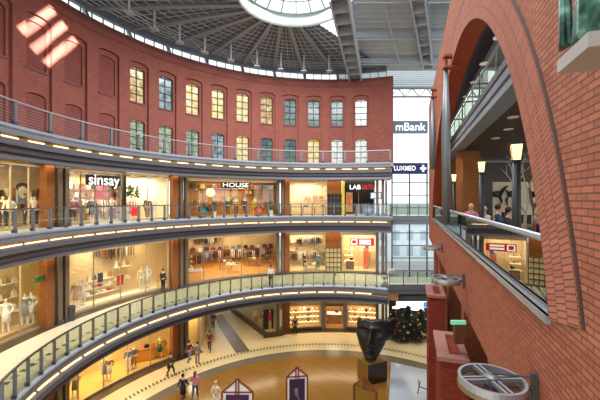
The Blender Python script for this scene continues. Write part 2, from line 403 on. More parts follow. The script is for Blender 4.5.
# ------------------------------------------------------------------ the curved brick wall
RW = 17.85; ZT = 13.3
aw0 = ang(137, 18.1); aw9 = ang(361, 18.1); pitch = (aw9-aw0)/9.
centres = [aw0+pitch*k for k in range(-9, 10)]
AW0, AW1 = aw0-pitch*9.5, ang(393, RW)
def layer(Rf, Rb, ops, m, name, label):
    """one leaf of the wall between radii Rf and Rb; ops: (centre, half width deg, z0, spring z, rise)"""
    cuts = {AW0, AW1}
    for c, hw, z0, z1, rise in ops:
        for j in range(9): cuts.add(round(c-hw+2*hw*j/8, 5))
    cuts = sorted(x for x in cuts if AW0 <= x <= AW1); full = []
    for x in cuts:
        full.append(x)
    ex = [full[0]]
    for x in full[1:]:
        k = int((x-ex[-1])//2.6)
        a = ex[-1]
        for i in range(k): ex.append(a+(x-a)*(i+1)/(k+1))
        if x-ex[-1] > 1e-4: ex.append(x)
    b = MB(); zb, zt = Z3-.4, ZT
    def top(c, hw, z1, rise, a):
        u = max(-1, min(1, (a-c)/hw)); return z1+rise*math.sqrt(max(0, 1-u*u*.92)) - rise*math.sqrt(.08)
    for a, a2 in zip(ex[:-1], ex[1:]):
        mid = (a+a2)/2
        my = sorted([o for o in ops if abs(mid-o[0]) < o[1]-1e-6], key=lambda o: o[2])
        la = [zb]; lb = [zb]
        for c, hw, z0, z1, rise in my:
            la += [z0, top(c, hw, z1, rise, a)]; lb += [z0, top(c, hw, z1, rise, a2)]
        la.append(zt); lb.append(zt)
        u0, u1 = math.radians(a)*RW, math.radians(a2)*RW
        for i in range(0, len(la), 2):
            if la[i+1]-la[i] < 1e-3 and lb[i+1]-lb[i] < 1e-3: continue
            b.face([pol(C0, Rf, a, la[i]), pol(C0, Rf, a2, lb[i]), pol(C0, Rf, a2, lb[i+1]), pol(C0, Rf, a, la[i+1])], [(u0, la[i]), (u1, lb[i]), (u1, lb[i+1]), (u0, la[i+1])])
            b.face([pol(C0, Rb, a2, lb[i]), pol(C0, Rb, a, la[i]), pol(C0, Rb, a, la[i+1]), pol(C0, Rb, a2, lb[i+1])])
            for q in (0, 1):
                if (i+q) > 0 or True:
                    b.face([pol(C0, Rf, a, la[i+q]), pol(C0, Rb, a, la[i+q]), pol(C0, Rb, a2, lb[i+q]), pol(C0, Rf, a2, lb[i+q])], [(u0, 0), (u0, .3), (u1, .3), (u1, 0)])
        for c, hw, z0, z1, rise in my:
            for side, ax in ((-1, a), (1, a2)):
                if abs(ax-(c+side*hw)) < 1e-3:
                    t = top(c, hw, z1, rise, ax)
                    b.face([pol(C0, Rf, ax, z0), pol(C0, Rb, ax, z0), pol(C0, Rb, ax, t), pol(C0, Rf, ax, t)], [(0, z0), (.3, z0), (.3, t), (0, t)])
    for ax in (AW0, AW1):
        b.face([pol(C0, Rf, ax, zb), pol(C0, Rb, ax, zb), pol(C0, Rb, ax, zt), pol(C0, Rf, ax, zt)], [(0, zb), (.3, zb), (.3, zt), (0, zt)])
    o = b.build(name, m, weld=False); return struct(o, label)
HW = math.degrees(.80/RW); HWi = math.degrees(.585/RW)
rec = [(c, HW, Z3-.39, 11.65, .28) for c in centres]
wins = []
for c in centres: wins += [(c, HWi, 5.1, 7.35, .22), (c, HWi, 8.85, 11.3, .22)]
layer(RW, RW+.17, rec, 'wall_brick', 'wall_round', 'curved red brick wall with tall arched recesses')
layer(RW+.17, RW+.45, wins, 'wall_brick', 'wall_round_inner', 'inner leaf of the curved brick wall with window openings')
trim(MB().arc(C0, [(RW-.16, ZT+.12), (RW+.5, ZT+.12), (RW+.5, ZT-.16), (RW-.05, ZT-.16), (RW-.05, ZT-.02), (RW-.16, ZT-.02)], AW0, AW1, 80), 'coping', 'projecting coping on top of the curved brick wall')
trim(MB().arc(C0, rect(RW-.06, RW+.1, ZT-.62, ZT-.52), AW0, AW1, 80), 'wall_brick', 'string course below the coping')
PANES = {'Y': pane('pane_yellow', 'f0c860', 'fff0c0', 1.0), 'G': pane('pane_green', '9ab090', 'dfe6c0', .62), 'T': pane('pane_teal', '58787c', 'a0b4a8', .4),
         'W': pane('pane_white', 'd8dccc', 'ffffff', 1.0), 'B': pane('pane_blue', '6a8690', 'd8e8f0', .55), 'K': pane('pane_warm', 'd09030', 'ffe8b0', .8)}
UP = 'KBYYYKTTTW'; LO = 'GGGBYTTYWW'
UPW = ['amber lit', 'pale green', 'yellow lit', 'yellow lit', 'yellow lit', 'amber lit', 'dark teal', 'dark teal', 'dark teal', 'white lit']
wn = 0
for i, c in enumerate(centres):
    for row, (z0, z1) in (('upper', (8.85, 11.3)), ('lower', (5.1, 7.35))):
        hw = HWi
        if i < 9:       # blind windows: bricked up
            if i < 1: continue
            b = MB().arc(C0, [(RW+.27, z0), (RW+.44, z0), (RW+.44, z1+.22), (RW+.27, z1+.22)], c-hw, c+hw, 4)
            wn += 1; o = struct(b.build('window_%d' % wn, 'wall_blind'), 'bricked up %s arched window of the curved wall' % row)
            MB().arc(C0, rect(RW+.12, RW+.3, z0-.12, z0), c-hw*1.1, c+hw*1.1, 4).build('window_sill', 'coping', o)
            continue
        k = i-9; wn += 1
        code = (UP if row == 'upper' else LO)[k]
        b = MB()
        A = lambda u: c+hw*u
        for u in (-.96, 0, .96): b.arc(C0, rect(RW+.30, RW+.36, z0, z1+.2), A(u)-.09, A(u)+.09, 2)
        nb = 4
        for j in range(nb+1):
            zz = z0+.03+(z1-z0)*j/nb; b.arc(C0, rect(RW+.30, RW+.36, zz-.03, zz+.03), A(-.98), A(.98), 4)
        o = struct(b.build('window_%d' % wn, 'dgreen'), 'arched window with glazing bars in the %s row, number %d from the left' % (row, k+1))
        MB().arc(C0, rect(RW+.37, RW+.40, z0, z1+.22), A(-1), A(1), 4).build('pane', PANES[code], o)
        MB().arc(C0, rect(RW+.10, RW+.3, z0-.1, z0), A(-1.08), A(1.08), 4).build('window_sill', 'coping', o)

# ------------------------------------------------------------------ columns between the shopfronts
def col_at(px): return ang(px, 17.55)
LEV = [(ZG, Z1-1.2, 'ground floor'), (Z1, Z2-1.4, 'lower gallery'), (Z2, Z3-1.4, 'middle gallery')]
piers = [(51, 'left'), (177, 'second'), (284, 'third'), (379, 'last')]
proto_col = None
for li, (z0, z1, lw) in enumerate(LEV):
    for pi, (px, pw) in enumerate(piers):
        a = col_at(px); h = z1-z0
        left = px < 280
        w = .5 if px < 370 else .3
        da = math.degrees(.24/17.5)
        if px < 370:
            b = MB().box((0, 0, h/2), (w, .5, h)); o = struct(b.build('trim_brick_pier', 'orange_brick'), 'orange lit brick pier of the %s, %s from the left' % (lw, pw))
            o.location = pol(C0, 17.55, a+(-da if left else da*1.1), z0); o.rotation_euler.z = -math.radians(a)
        for q, sh in enumerate((.25, .85) if left else (-.3, -.9)):
            if px > 370: sh = (-.2, .5)[q]
            aa = a+math.degrees(sh*.75/17.4)
            b = MB(); r = .13
            for (dx, dy, ww, dd) in ((0, -.14, .26, .04), (0, .14, .26, .04), (0, 0, .05, .28)): b.box((dx, dy, h/2), (ww, dd, h))
            o = b.build('steel_column', 'column_steel'); o.location = pol(C0, 17.25, aa, z0); o.rotation_euler.z = -math.radians(a)
            MB().box((0, 0, .12), (.4, .42, .24)).build('base_plate', 'steel_dark', o); MB().box((0, 0, h-.1), (.36, .36, .2)).build('capital', 'steel_dark', o)
            tag(o, 'grey steel column on the %s beside the %s pier from the left, %s of the pair' % (lw, pw, ('left', 'right')[q] if left or px > 370 else ('right', 'left')[q]), 'column')

# ------------------------------------------------------------------ roof
AP = Vector((.4, 21.5, 0)); RC = (-.3, 22.6); RR = 3.9; ZE, ZR = 14.5, 15.1
RA0, RA1 = -150., 17.
def roofpt(t, u, dz=0.):
    """t: 0..1 along the eave from left to right, u: 0 at the eave, 1 at the ring"""
    a = RA0+(RA1-RA0)*t
    e = pol(C0, 19.2, a, ZE); r = pol(RC, RR, -165+(20+165)*t, ZR)
    p = e.lerp(r, u); p.z += dz; return p
def t_of(px): return (ang(px, 18.6)-RA0)/(RA1-RA0)
ts = [t_of(x) for x in (169, 207, 243, 275, 305, 338)]
dt = (ts[4]-ts[1])/3
tb = [ts[0]-dt*k for k in range(12, 0, -1)]; tb = [t for t in tb if t > 0]+ts
edges = [0.]+tb+[1.]
pn = 0
for t0, t1 in zip(edges[:-1], edges[1:]):       # roof deck, one ribbed field between each two beams
    b = MB(); nu = 44; nt = 4
    for j in range(nt):
        for i in range(nu):
            za, zb_ = (.09 if i % 2 else 0), (.09 if (i+1) % 2 else 0)
            q0, q1 = t0+(t1-t0)*j/nt, t0+(t1-t0)*(j+1)/nt
            b.face([roofpt(q0, i/nu, za+.25), roofpt(q0, (i+1)/nu, zb_+.25), roofpt(q1, (i+1)/nu, zb_+.25), roofpt(q1, i/nu, za+.25)])
    pn += 1; struct(b.build('ceiling_roof_deck', 'roof_deck'), 'ribbed grey metal roof deck between two beams')
    b = MB()
    for q in (.25, .5, .75): t_ = t0+(t1-t0)*q; b.tube([roofpt(t_, .02, .12), roofpt(t_, 1, .12)], .03, 5)
    struct(b.build('trim_roof_rods', 'roof_beam_light'), 'thin pale rods running up the roof deck')
b = MB()
for u in (.05, .09, .13, .17, .21, .25, .29, .36, .43, .5, .57, .64, .71, .78, .85, .92):
    pts = [roofpt(i/80, u, .06) for i in range(81)]; b.tube(pts, .045 if u < .3 else .028, 5)
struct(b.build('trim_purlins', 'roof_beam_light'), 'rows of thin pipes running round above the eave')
for k, t in enumerate(tb):
    b = MB(); b.beam(roofpt(t, .02, -.05), roofpt(t, 1, -.05), .3, .12); b.beam(roofpt(t, .02, .15), roofpt(t, 1, .15), .1, .35)
    b.beam(roofpt(t, .02, -.05), Vector((*pol(C0, 18.3, RA0+(RA1-RA0)*t).xy, ZT+.1)), .22, .22)
    struct(b.build('trim_roof_beam', 'roof_beam'), 'grey steel roof beam rising from the brick wall to the skylight ring')
    # thin post hanging under the beam
    p = roofpt(t+.012, .42, .2)
    b = MB().tube([p, p-Vector((0, 0, 1.5))], .10, 8, .06); b.box(p-Vector((0, 0, 1.55)), (.5, .5, .08)); b.tube([p-Vector((0, 0, 1.55)), roofpt(t, .3, 0)], .03, 5)
    o = b.build('roof_strut', 'roof_beam_light'); struct(o, 'slim pale strut standing below a roof beam')
# eave: blue grey beam above the strip of sky
trim(MB().arc(C0, rect(18.3, 18.6, ZT+.9, ZT+1.35), RA0, AW1-2, 90), 'steel', 'blue grey eave beam above the strip of daylight')
b = MB()
for i in range(0, 60):
    a = AW1-2-i*2.5; b.box(pol(C0, 18.45, a, ZT+.45), (.07, .07, .9), rz=-math.radians(a))
trim(b, 'steel', 'small posts in the strip of daylight under the eave')
struct(MB().arc(C0, rect(18.42, 18.44, ZT+.02, ZT+.9), RA0, AW1-2, 90).build('window_clerestory', 'glass_clear'), 'strip of glass between brick wall and roof')
# skylight ring with ribs
M['ring_shell'] = mat('ring_shell', '868e88', .3, .1, .15, 1.5)
b = MB().arc(RC, [(RR-.05, ZR-.15), (RR+.12, ZR-.05), (RR+.28, ZR+.35), (RR+.2, ZR+.7), (RR-.1, ZR+.85), (RR-.3, ZR+.8), (RR-.1, ZR+.3)], -180, 180, 60)
struct(b.build('trim_skylight_ring', 'ring_shell', smooth=True), 'pale rounded ring beam around the skylight')
b = MB(); apx = Vector((RC[0], RC[1], ZR+3.6))
for k in range(20): b.beam(pol(RC, RR-.1, k*18, ZR+.8), apx, .07, .12)
for r in (.8, .55, .3):
    b.arc(RC, rect((RR-.1)*r, (RR-.1)*r+.05, ZR+.8+2.8*(1-r), ZR+.85+2.8*(1-r)), -180, 180, 40)
struct(b.build('window_skylight', 'roof_beam'), 'conical skylight with radial white ribs')
b = MB()
for k in range(20):
    b.face([pol(RC, RR-.1, k*18, ZR+.88), pol(RC, RR-.1, k*18+18, ZR+.88), apx+Vector((0, 0, .08))])
struct(b.build('window_skylight_glass', 'glass_clear'), 'glass of the conical skylight')
# big stepped girders and the straight roof on the right
def box_girder(p0, p1, w, h, name, label, steps=9):
    p0 = Vector(p0); p1 = Vector(p1); b = MB()
    d = (p1-p0).normalized(); x = d.cross(Vector((0, 0, 1))).normalized()
    for sx in (-1, 1): b.beam(p0+x*sx*w/2, p1+x*sx*w/2, .12, h)
    for k in range(steps+1):
        c = p0.lerp(p1, k/steps); b.beam(c-x*w/2, c+x*w/2, .12, h*.8)
    b.beam(p0+Vector((0, 0, h*.45)), p1+Vector((0, 0, h*.45)), w, .06)
    return struct(b.build(name, 'roof_beam_light'), label)
box_girder((5.5, 33.6, 13.6), (2.45, 21.5, 14.6), 1.15, .9, 'trim_ladder_girder', 'ladder shaped steel girder at the right end of the round roof')
box_girder((12.7, 33.6, 14.7), (6.6, 20, 15.6), .9, .7, 'trim_ladder_girder', 'ladder shaped steel girder towards the straight brick wall')
def rp(u, v, dz=0.):      # u across (0 at the round roof, 1 at far right), v 0 at the far end, 1 towards the viewer
    A = Vector((5.4, 34.5, 14.1)); B = Vector((20, 34.5, 14.1)); C_ = Vector((2., 14, 17.6)); D = Vector((20, 14, 17.6))
    p = A.lerp(B, u).lerp(C_.lerp(D, u), v); p.z += dz; return p
b = MB(); nv = 70
for i in range(nv):
    za, zb_ = (.1 if i % 2 else 0), (.1 if (i+1) % 2 else 0)
    b.face([rp(0, i/nv, za+.5), rp(1, i/nv, za+.5), rp(1, (i+1)/nv, zb_+.5), rp(0, (i+1)/nv, zb_+.5)])
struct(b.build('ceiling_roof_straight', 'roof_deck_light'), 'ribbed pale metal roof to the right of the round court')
for k, v in enumerate((.12, .3, .5, .7, .9)):
    b = MB(); b.beam(rp(0, v, .1), rp(1, v, .1), .18, .45); b.beam(rp(0, v, -.25), rp(1, v, -.25), .08, .08)
    for q in range(12): b.beam(rp(q/12, v, -.2), rp((q+.5)/12, v, .1), .05, .05)
    struct(b.build('trim_roof_purlin', 'roof_beam_light'), 'pale cross beam under the straight roof')
for k in range(2):
    b = MB().beam(rp(.12+.2*k, .55, -.1), rp(.3+.2*k, .1, -.1), .12, .12); struct(b.build('trim_roof_brace', 'roof_beam_light'), 'diagonal brace under the straight roof')
# gable wall of ribbed metal and lattice truss at the far end
b = MB()
for k in range(22):
    z = 13.35+.22*k
    if z > 15.6: break
    b.box((12, 36.2, z), (16, .1, .17))
struct(b.build('wall_gable', 'roof_deck_light'), 'ribbed metal gable above the tall window')
b = MB(); b.beam((5, 35.6, 13.2), (20, 35.6, 13.2), .15, .15); b.beam((5, 35.6, 12.3), (20, 35.6, 12.3), .15, .15)
for k in range(10):
    x = 5+k*1.5; b.beam((x, 35.6, 12.3), (x+.75, 35.6, 13.2), .08, .08); b.beam((x+.75, 35.6, 13.2), (x+1.5, 35.6, 12.3), .08, .08)
struct(b.build('trim_lattice_truss', 'steel'), 'lattice truss above the tall window')

# ------------------------------------------------------------------ tall window at the end with city behind
YW = 36.0
def wx(px, Y=YW): return (px-300)/F*Y
x0, x1 = wx(392), wx(470)
b = MB()
for x in (x0, wx(409.5), wx(427), wx(444), wx(461)): b.box((x, YW, -3.1), (.10, .16, 16.6))
for k in range(17):
    z = -11.3+k*1.33
    if 5.2 < z < 12: continue
    b.box(((x0+x1)/2, YW, z), (x1-x0, .12, .08))
struct(b.build('window_tall', 'steel_dark'), 'tall glazed wall with dark glazing bars at the end of the galleries')
struct(MB().box(((x0+x1)/2, YW+.05, .4), (x1-x0, .02, 23.4)).build('window_tall_glass', 'glass_clear'), 'glass of the tall window')
# building across the street, seen through the lower panes
M['city'] = mat('city', 'dce8f0', .8, var=.08, scale=.4)
M['city_dark'] = mat('city_dark', 'a4b8c8', .5)
ob = empty('office_block', (wx(410, 70), 70, -11.3), 0, 'pale grey office block across the street seen through the tall window', 'building')
MB().box((0, 2, 6), (14, 4, 12.)).build('wall', 'city', ob)
MB().box((0, .3, 7.7), (15, 1, .3)).build('cornice', 'city_dark', ob)
for i in range(5):
    for j in range(3): MB().box((-5.6+i*2.8, 0, 2.2+j*3.2), (1.3, .1, 2.)).build('window', 'city_dark', ob)
b = MB(); b.face([(-60, 37, ZG-.05), (90, 37, ZG-.05), (90, 120, ZG-.05), (-60, 120, ZG-.05)])
struct(b.build('floor_street', mat('street', '9a9c9c', .8)), 'grey street outside the tall window')

# bridges linking the galleries in front of the tall window
for z, y0, lab in ((Z2, 32.2, 'middle'), (Z1, 28.6, 'lower')):
    b = MB(); b.box((12.3, y0+1.4, z-.15), (8.4 if z == Z2 else 9.6, 2.8, .3)); struct(b.build('floor_bridge_'+lab, 'marble'), 'bridge floor of the %s gallery before the tall window' % lab)
    b = MB(); w = 8.4 if z == Z2 else 9.6
    b.box((12.3, y0, z-.2), (w, .12, .44)); b.box((12.3, y0+.1, z-.62), (w, .2, .36)); trim(b, 'steel', 'steel edge of the %s bridge' % lab)
    root = empty('bridge_railing', (12.3, y0, z), 0, 'glass railing on the %s bridge before the tall window' % lab, 'railing')
    MB().box((0, 0, 1.12), (w, .06, .06)).build('handrail', 'rail', root)
    MB().box((0, 0, .58), (w, .015, .95)).build('glass_panel', 'glass_rail', root)
    for k in range(9): MB().box((-w/2+k*w/8, 0, .55), (.06, .06, 1.1)).build('post', 'post', root)

# ------------------------------------------------------------------ advertising panels above the bridge
M['panel_grey'] = mat('panel_grey', '6f7f90', .5, var=.03)
M['navy'] = mat('navy', '1c2a66', .5, var=.03)
M['letter_white'] = mat('letter_white', 'ffffff', .5, var=0, emis=1.0)
M['letter_red'] = mat('letter_red', 'e01828', .5, var=0, emis=.5)
M['sign_red'] = mat('sign_red', 'd01a2c', .5, var=0, emis=.55)
M['sign_black'] = mat('sign_black', '100e16', .4, var=0)
def wall_sign(px0, px1, py0, py1, Y, bg, txt, size, label, tm='letter_white', dx=0., rz=0., sx=1., plus=False, name='shop_sign', dz=0.):
    X0, X1 = wx(px0, Y), wx(px1, Y); z0, z1 = wz(py1, Y), wz(py0, Y)
    o = empty(name, ((X0+X1)/2, Y, (z0+z1)/2), rz, label, 'sign')
    MB().box((0, 0, 0), (X1-X0, .14, z1-z0)).build('panel', bg, o)
    if txt:
        t = text_obj(txt, size, tm, parent=o, sx=sx); t.location = (dx, -.09, dz)
    if plus:
        w = (X1-X0); MB().box((w*.37, -.09, 0), (.6, .03, .2)).box((w*.37, -.09, 0), (.2, .03, .7)).build('cross', tm, o)
    return o
wall_sign(392.5, 427.5, 121, 133.5, 34.9, 'panel_grey', 'mBank', 1.12, 'grey panel with white bank name across the tall window')
wall_sign(391.5, 427.5, 163, 174, 34.9, 'navy', 'LUXMED', .68, 'blue panel with white letters and a cross below the bank sign', dx=-.5, plus=True, sx=.84)

# ------------------------------------------------------------------ the straight brick wall with the great arch
SC, ZC, AR_ = 11.57, -1.4, 7.9       # arch centre along the wall, its height, its radius
FARK = 13.0/7.9                       # the far half of the arch is drawn out
ZP = .3                               # top of the parapet
def arch_z(s, r=AR_):
    du = (s-SC)
    if du > 0: du /= FARK
    return ZC+math.sqrt(max(0, r*r-du*du))
du = math.sqrt(AR_**2-(ZP-ZC)**2); SA, SB = SC-du, SC+du*FARK
S0, S1 = -2.5, 28.6; TH = .55; ZTOP = 9.0
ss = [S0+(SA-S0)*i/4 for i in range(4)]+[SC+(-math.cos(PI*i/40))*(du if i < 20 else du*FARK) for i in range(41)]+[SB+(S1-SB)*(i+1)/3 for i in range(3)]
b = MB()
for a, c in zip(ss[:-1], ss[1:]):
    m_ = (a+c)/2
    za, zc = (arch_z(a), arch_z(c)) if SA < m_ < SB else (ZP, ZP)
    for t, fl in ((0, 1), (TH, 0)):
        b.face([W(a, t, za), W(c, t, zc), W(c, t, ZTOP), W(a, t, ZTOP)], [(a, za), (c, zc), (c, ZTOP), (a, ZTOP)])
    b.face([W(a, 0, ZTOP), W(c, 0, ZTOP), W(c, TH, ZTOP), W(a, TH, ZTOP)], [(a, 0), (c, 0), (c, TH), (a, TH)])
b.face([W(S1, 0, ZP), W(S1, TH, ZP), W(S1, TH, ZTOP), W(S1, 0, ZTOP)], [(0, ZP), (TH, ZP), (TH, ZTOP), (0, ZTOP)])
struct(b.build('wall_right', 'near_brick', weld=False), 'straight red brick wall pierced by a great arch')
b = MB(); L = 0
aa = [a for a in ss if SA-1e-6 <= a <= SB+1e-6]
for a, c in zip(aa[:-1], aa[1:]):
    dl = math.hypot(c-a, arch_z(c)-arch_z(a))
    b.face([W(a, 0, arch_z(a)), W(c, 0, arch_z(c)), W(c, TH, arch_z(c)), W(a, TH, arch_z(a))], [(L, 0), (L+dl, 0), (L+dl, TH), (L, TH)]); L += dl
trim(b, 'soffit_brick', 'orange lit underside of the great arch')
# arch ring
def ring_face(r0, r1, tt, m, label, n=60):
    b = MB(); th0 = math.asin((ZP-ZC)/AR_); L = 0
    def P(r, th, t): x = -math.cos(th)*r; x = x*FARK if x > 0 else x; return W(SC+x, t, ZC+math.sin(th)*r)
    for i in range(n):
        h0 = th0+(PI-2*th0)*i/n; h1 = th0+(PI-2*th0)*(i+1)/n; l0, l1 = h0*8.3, h1*8.3
        b.face([P(r0, h0, -tt), P(r0, h1, -tt), P(r1, h1, -tt), P(r1, h0, -tt)], [(l0, 0), (l1, 0), (l1, r1-r0), (l0, r1-r0)])
        b.face([P(r1, h0, -tt), P(r1, h1, -tt), P(r1, h1, 0.), P(r1, h0, 0.)], [(l0, 0), (l1, 0), (l1, .05), (l0, .05)])
        b.face([P(r0, h0, -tt), P(r0, h1, -tt), P(r0, h1, 0.), P(r0, h0, 0.)], [(l0, 0), (l1, 0), (l1, .05), (l0, .05)])
    return trim(b, m, label)
ring_face(AR_-.002, AR_+.74, .012, 'ring_brick', 'arch ring of radially laid bricks')
M['groove'] = mat('groove', '4c2c26', .8)
ring_face(AR_+.74, AR_+.80, .012, 'groove', 'dark groove around the arch ring')
# band below the opening, piers below it and set back wall
def wbox(s0, s1, t0, t1, z0, z1, b=None):
    b = b or MB(); P = [W(s, t, z) for z in (z0, z1) for s, t in ((s0, t0), (s1, t0), (s1, t1), (s0, t1))]
    for f, (u, v) in (((0, 1, 5, 4), ('s', 'z')), ((1, 2, 6, 5), ('t', 'z')), ((2, 3, 7, 6), ('s', 'z')), ((3, 0, 4, 7), ('t', 'z')), ((4, 5, 6, 7), ('s', 't')), ((0, 3, 2, 1), ('s', 't'))):
        st = {0: (s0, t0, z0), 1: (s1, t0, z0), 2: (s1, t1, z0), 3: (s0, t1, z0), 4: (s0, t0, z1), 5: (s1, t0, z1), 6: (s1, t1, z1), 7: (s0, t1, z1)}
        b.face([P[k] for k in f], [(st[k]['stz'.index(u)], st[k]['stz'.index(v)]) for k in f])
    return b
struct(wbox(S0, S1, 0, TH, -1.5, ZP).build('wall_right_parapet', 'sill_brick', weld=False), 'brick band below the great arch')
struct(wbox(S0, 4.7, 0, 1.0, ZG, -1.5).build('wall_right_pier', 'sill_brick', weld=False), 'near brick pier below the great arch')
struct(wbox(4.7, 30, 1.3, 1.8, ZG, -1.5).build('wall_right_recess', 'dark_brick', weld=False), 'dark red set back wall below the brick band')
for s0, s1 in ((8.3, 8.8), (12.6, 13.2), (17.6, 18.3), (23, 24), (27.6, 28.6)):
    trim(wbox(s0, s1, .35, 1.3, ZG, -1.5), 'sill_brick', 'brick pilaster below the great arch')
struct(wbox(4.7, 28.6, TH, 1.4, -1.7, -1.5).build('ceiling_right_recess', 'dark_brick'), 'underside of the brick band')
# steel sill and glass balustrade in the arch
bal = empty('glass_balustrade', W((SA+SB)/2, .1, ZP), 0, 'large sloping-looking glass balustrade with pale handrail across the great arch', 'balustrade')
bal['label'] = 'glass balustrade with pale metal handrail across the foot of the great arch'
b = wbox(SA-.02, SB, -.04, .10, ZP, ZP+.04); wbox(SA-.02, SB, -.05, -.0, ZP-.05, ZP+.04, b); b.build('sill', 'rail', bal, world=True)
n = 12
for i in range(n):
    s0 = SA+.05+(SB-SA-.1)*i/n; s1 = SA+.05+(SB-SA-.1)*(i+1)/n-.02
    wbox(s0, s1, .06, .075, ZP+.05, 1.10).build('glass_panel', 'glass_mirror', bal, world=True)
b = MB().tube([W(SA, .06, 1.14), W(SB, .06, 1.14)], .045, 10); b.build('handrail', 'rail', bal, world=True, smooth=True)
# brick hoppers standing out of the wall
for s, lab in ((9.9, 'nearer'), (16.4, 'farther')):
    b = wbox(s, s+1.9, -.62, .1, ZG, -2.95)
    o = b.build('brick_buttress', 'dark_brick', weld=False); tag(o, 'brick buttress with pale stone cap, the %s one below the brick band' % lab, 'buttress')
    c = wbox(s-.08, s+.22, -.7, .12, -2.95, -2.83); wbox(s+1.72, s+1.98, -.7, .12, -2.95, -2.83, c); wbox(s+.22, s+1.72, -.7, -.36, -2.95, -2.83, c); wbox(s+.22, s+1.72, -.06, .12, -2.95, -2.83, c)
    c.build('cap', M.get('cap') or M.setdefault('cap', mat('cap', '96645a', .7)), o)
# exit sign on its grey box
o = empty('exit_sign', W(8.0, .9, -2.35), WROT-PI/2+.0, 'green exit sign above a dark grey box on the set back wall', 'exit sign')
M['exit_green'] = mat('exit_green', '7cc8a0', .5, var=0, emis=.6)
b = MB().box((0, 0, 0), (.06, .4, .16)); b = None
MB().box((0, 0, 0), (.42, .08, .11)).build('panel', 'exit_green', o)
MB().box((.0, 0.0, -.33), (.26, .12, .56)).build('housing', 'brown', o)
o.rotation_euler.z = 0; o.location = W(10.4, -.1, -2.0)

# ------------------------------------------------------------------ pulley wheels on brackets
def pulley():
    root = empty('pulley_wheel', (0, 0, 0))
    b = MB().lathe([(.40, -.05), (.40, .04), (.365, .04), (.365, -.05), (.40, -.05)], n=40); b.build('rim', 'rail', root, smooth=False)
    b = MB().lathe([(.405, -.11), (.405, -.052), (.30, -.075), (.30, -.12), (.405, -.11)], n=40); b.build('lower_rim', 'wheel_brass', root)
    for k in range(2):
        b = MB()
        for off in (-.035, .035): b.box((0, off, .02), (.74, .03, .05), rz=0)
        o = b.build('spoke', 'rail', root); o.rotation_euler.z = k*PI/2+.35
    MB().lathe([(.09, -.05), (.09, .06), (.05, .09), (0, .09)], n=16).build('hub', 'post', root)
    b = MB(); b.box((0, .47, -.03), (.07, .06, .42)); b.tube([(0, .47, .12), (0, 0, .1)], .014, 6); b.tube([(0, .47, -.02), (0, .40, -.02)], .03, 6)
    b.build('bracket', 'steel_dark', root)
    MB().lathe([(.0, -.06), (.37, -.065)], n=24).build('disc', 'groove', root)
    return root
M['wheel_brass'] = mat('wheel_brass', '8a7a50', .4, .4)
pw_ = pulley()
tag(pw_, 'large spoked metal pulley wheel on a bracket at the bottom right, nearest of the three', 'wheel', 'pulley wheels on the brick wall')
def wheel_loc(Y): s = Y/.951; return W(s, -.49, E-2.22)
pw_.location = wheel_loc(4.0); pw_.rotation_euler.z = WROT-PI/2+PI+.0
pw_.rotation_euler.z = -math.atan2(.951, .308)  # replaced below
pw_.scale = (.94,)*3
# bracket points along +y local; the wall lies along direction (.951,-.308)
rzw = math.atan2(-.308, .951)-PI/2
pw_.rotation_euler.z = rzw
w2 = copy_tree(pw_, wheel_loc(9.3), rzw, 'spoked metal pulley wheel on the brick wall, middle one of the three', 'pulley wheels on the brick wall')
w3 = copy_tree(pw_, wheel_loc(15.5), rzw, 'small looking farthest pulley wheel on the brick wall beside the tall window', 'pulley wheels on the brick wall')

# grey rain pipes on the wall, left of the arch crown
for s, z0, lab in ((12.9, 2.2, 'nearer'), (20.5, 3.3, 'farther')):
    o = empty('wall_pipe', W(s, -.2, z0), 0, 'tapered grey hanging mast on the brick wall, the %s one of two' % lab, 'mast')
    MB().tube([(0, 0, -1.5 if s < 15 else 0), (0, 0, 1.8), (0, 0, 4.1)], [.13, .16, .07], 10).build('mast', 'post', o, smooth=True)
    b = MB()
    for dz in (4.15, 4.55): b.box((.15, -.05, dz), (.55, .25, .08))
    b.box((.0, 0, 4.35), (.08, .08, .5)); b.box((.3, -.1, 4.35), (.08, .08, .5)); b.build('bracket', 'rust', o)
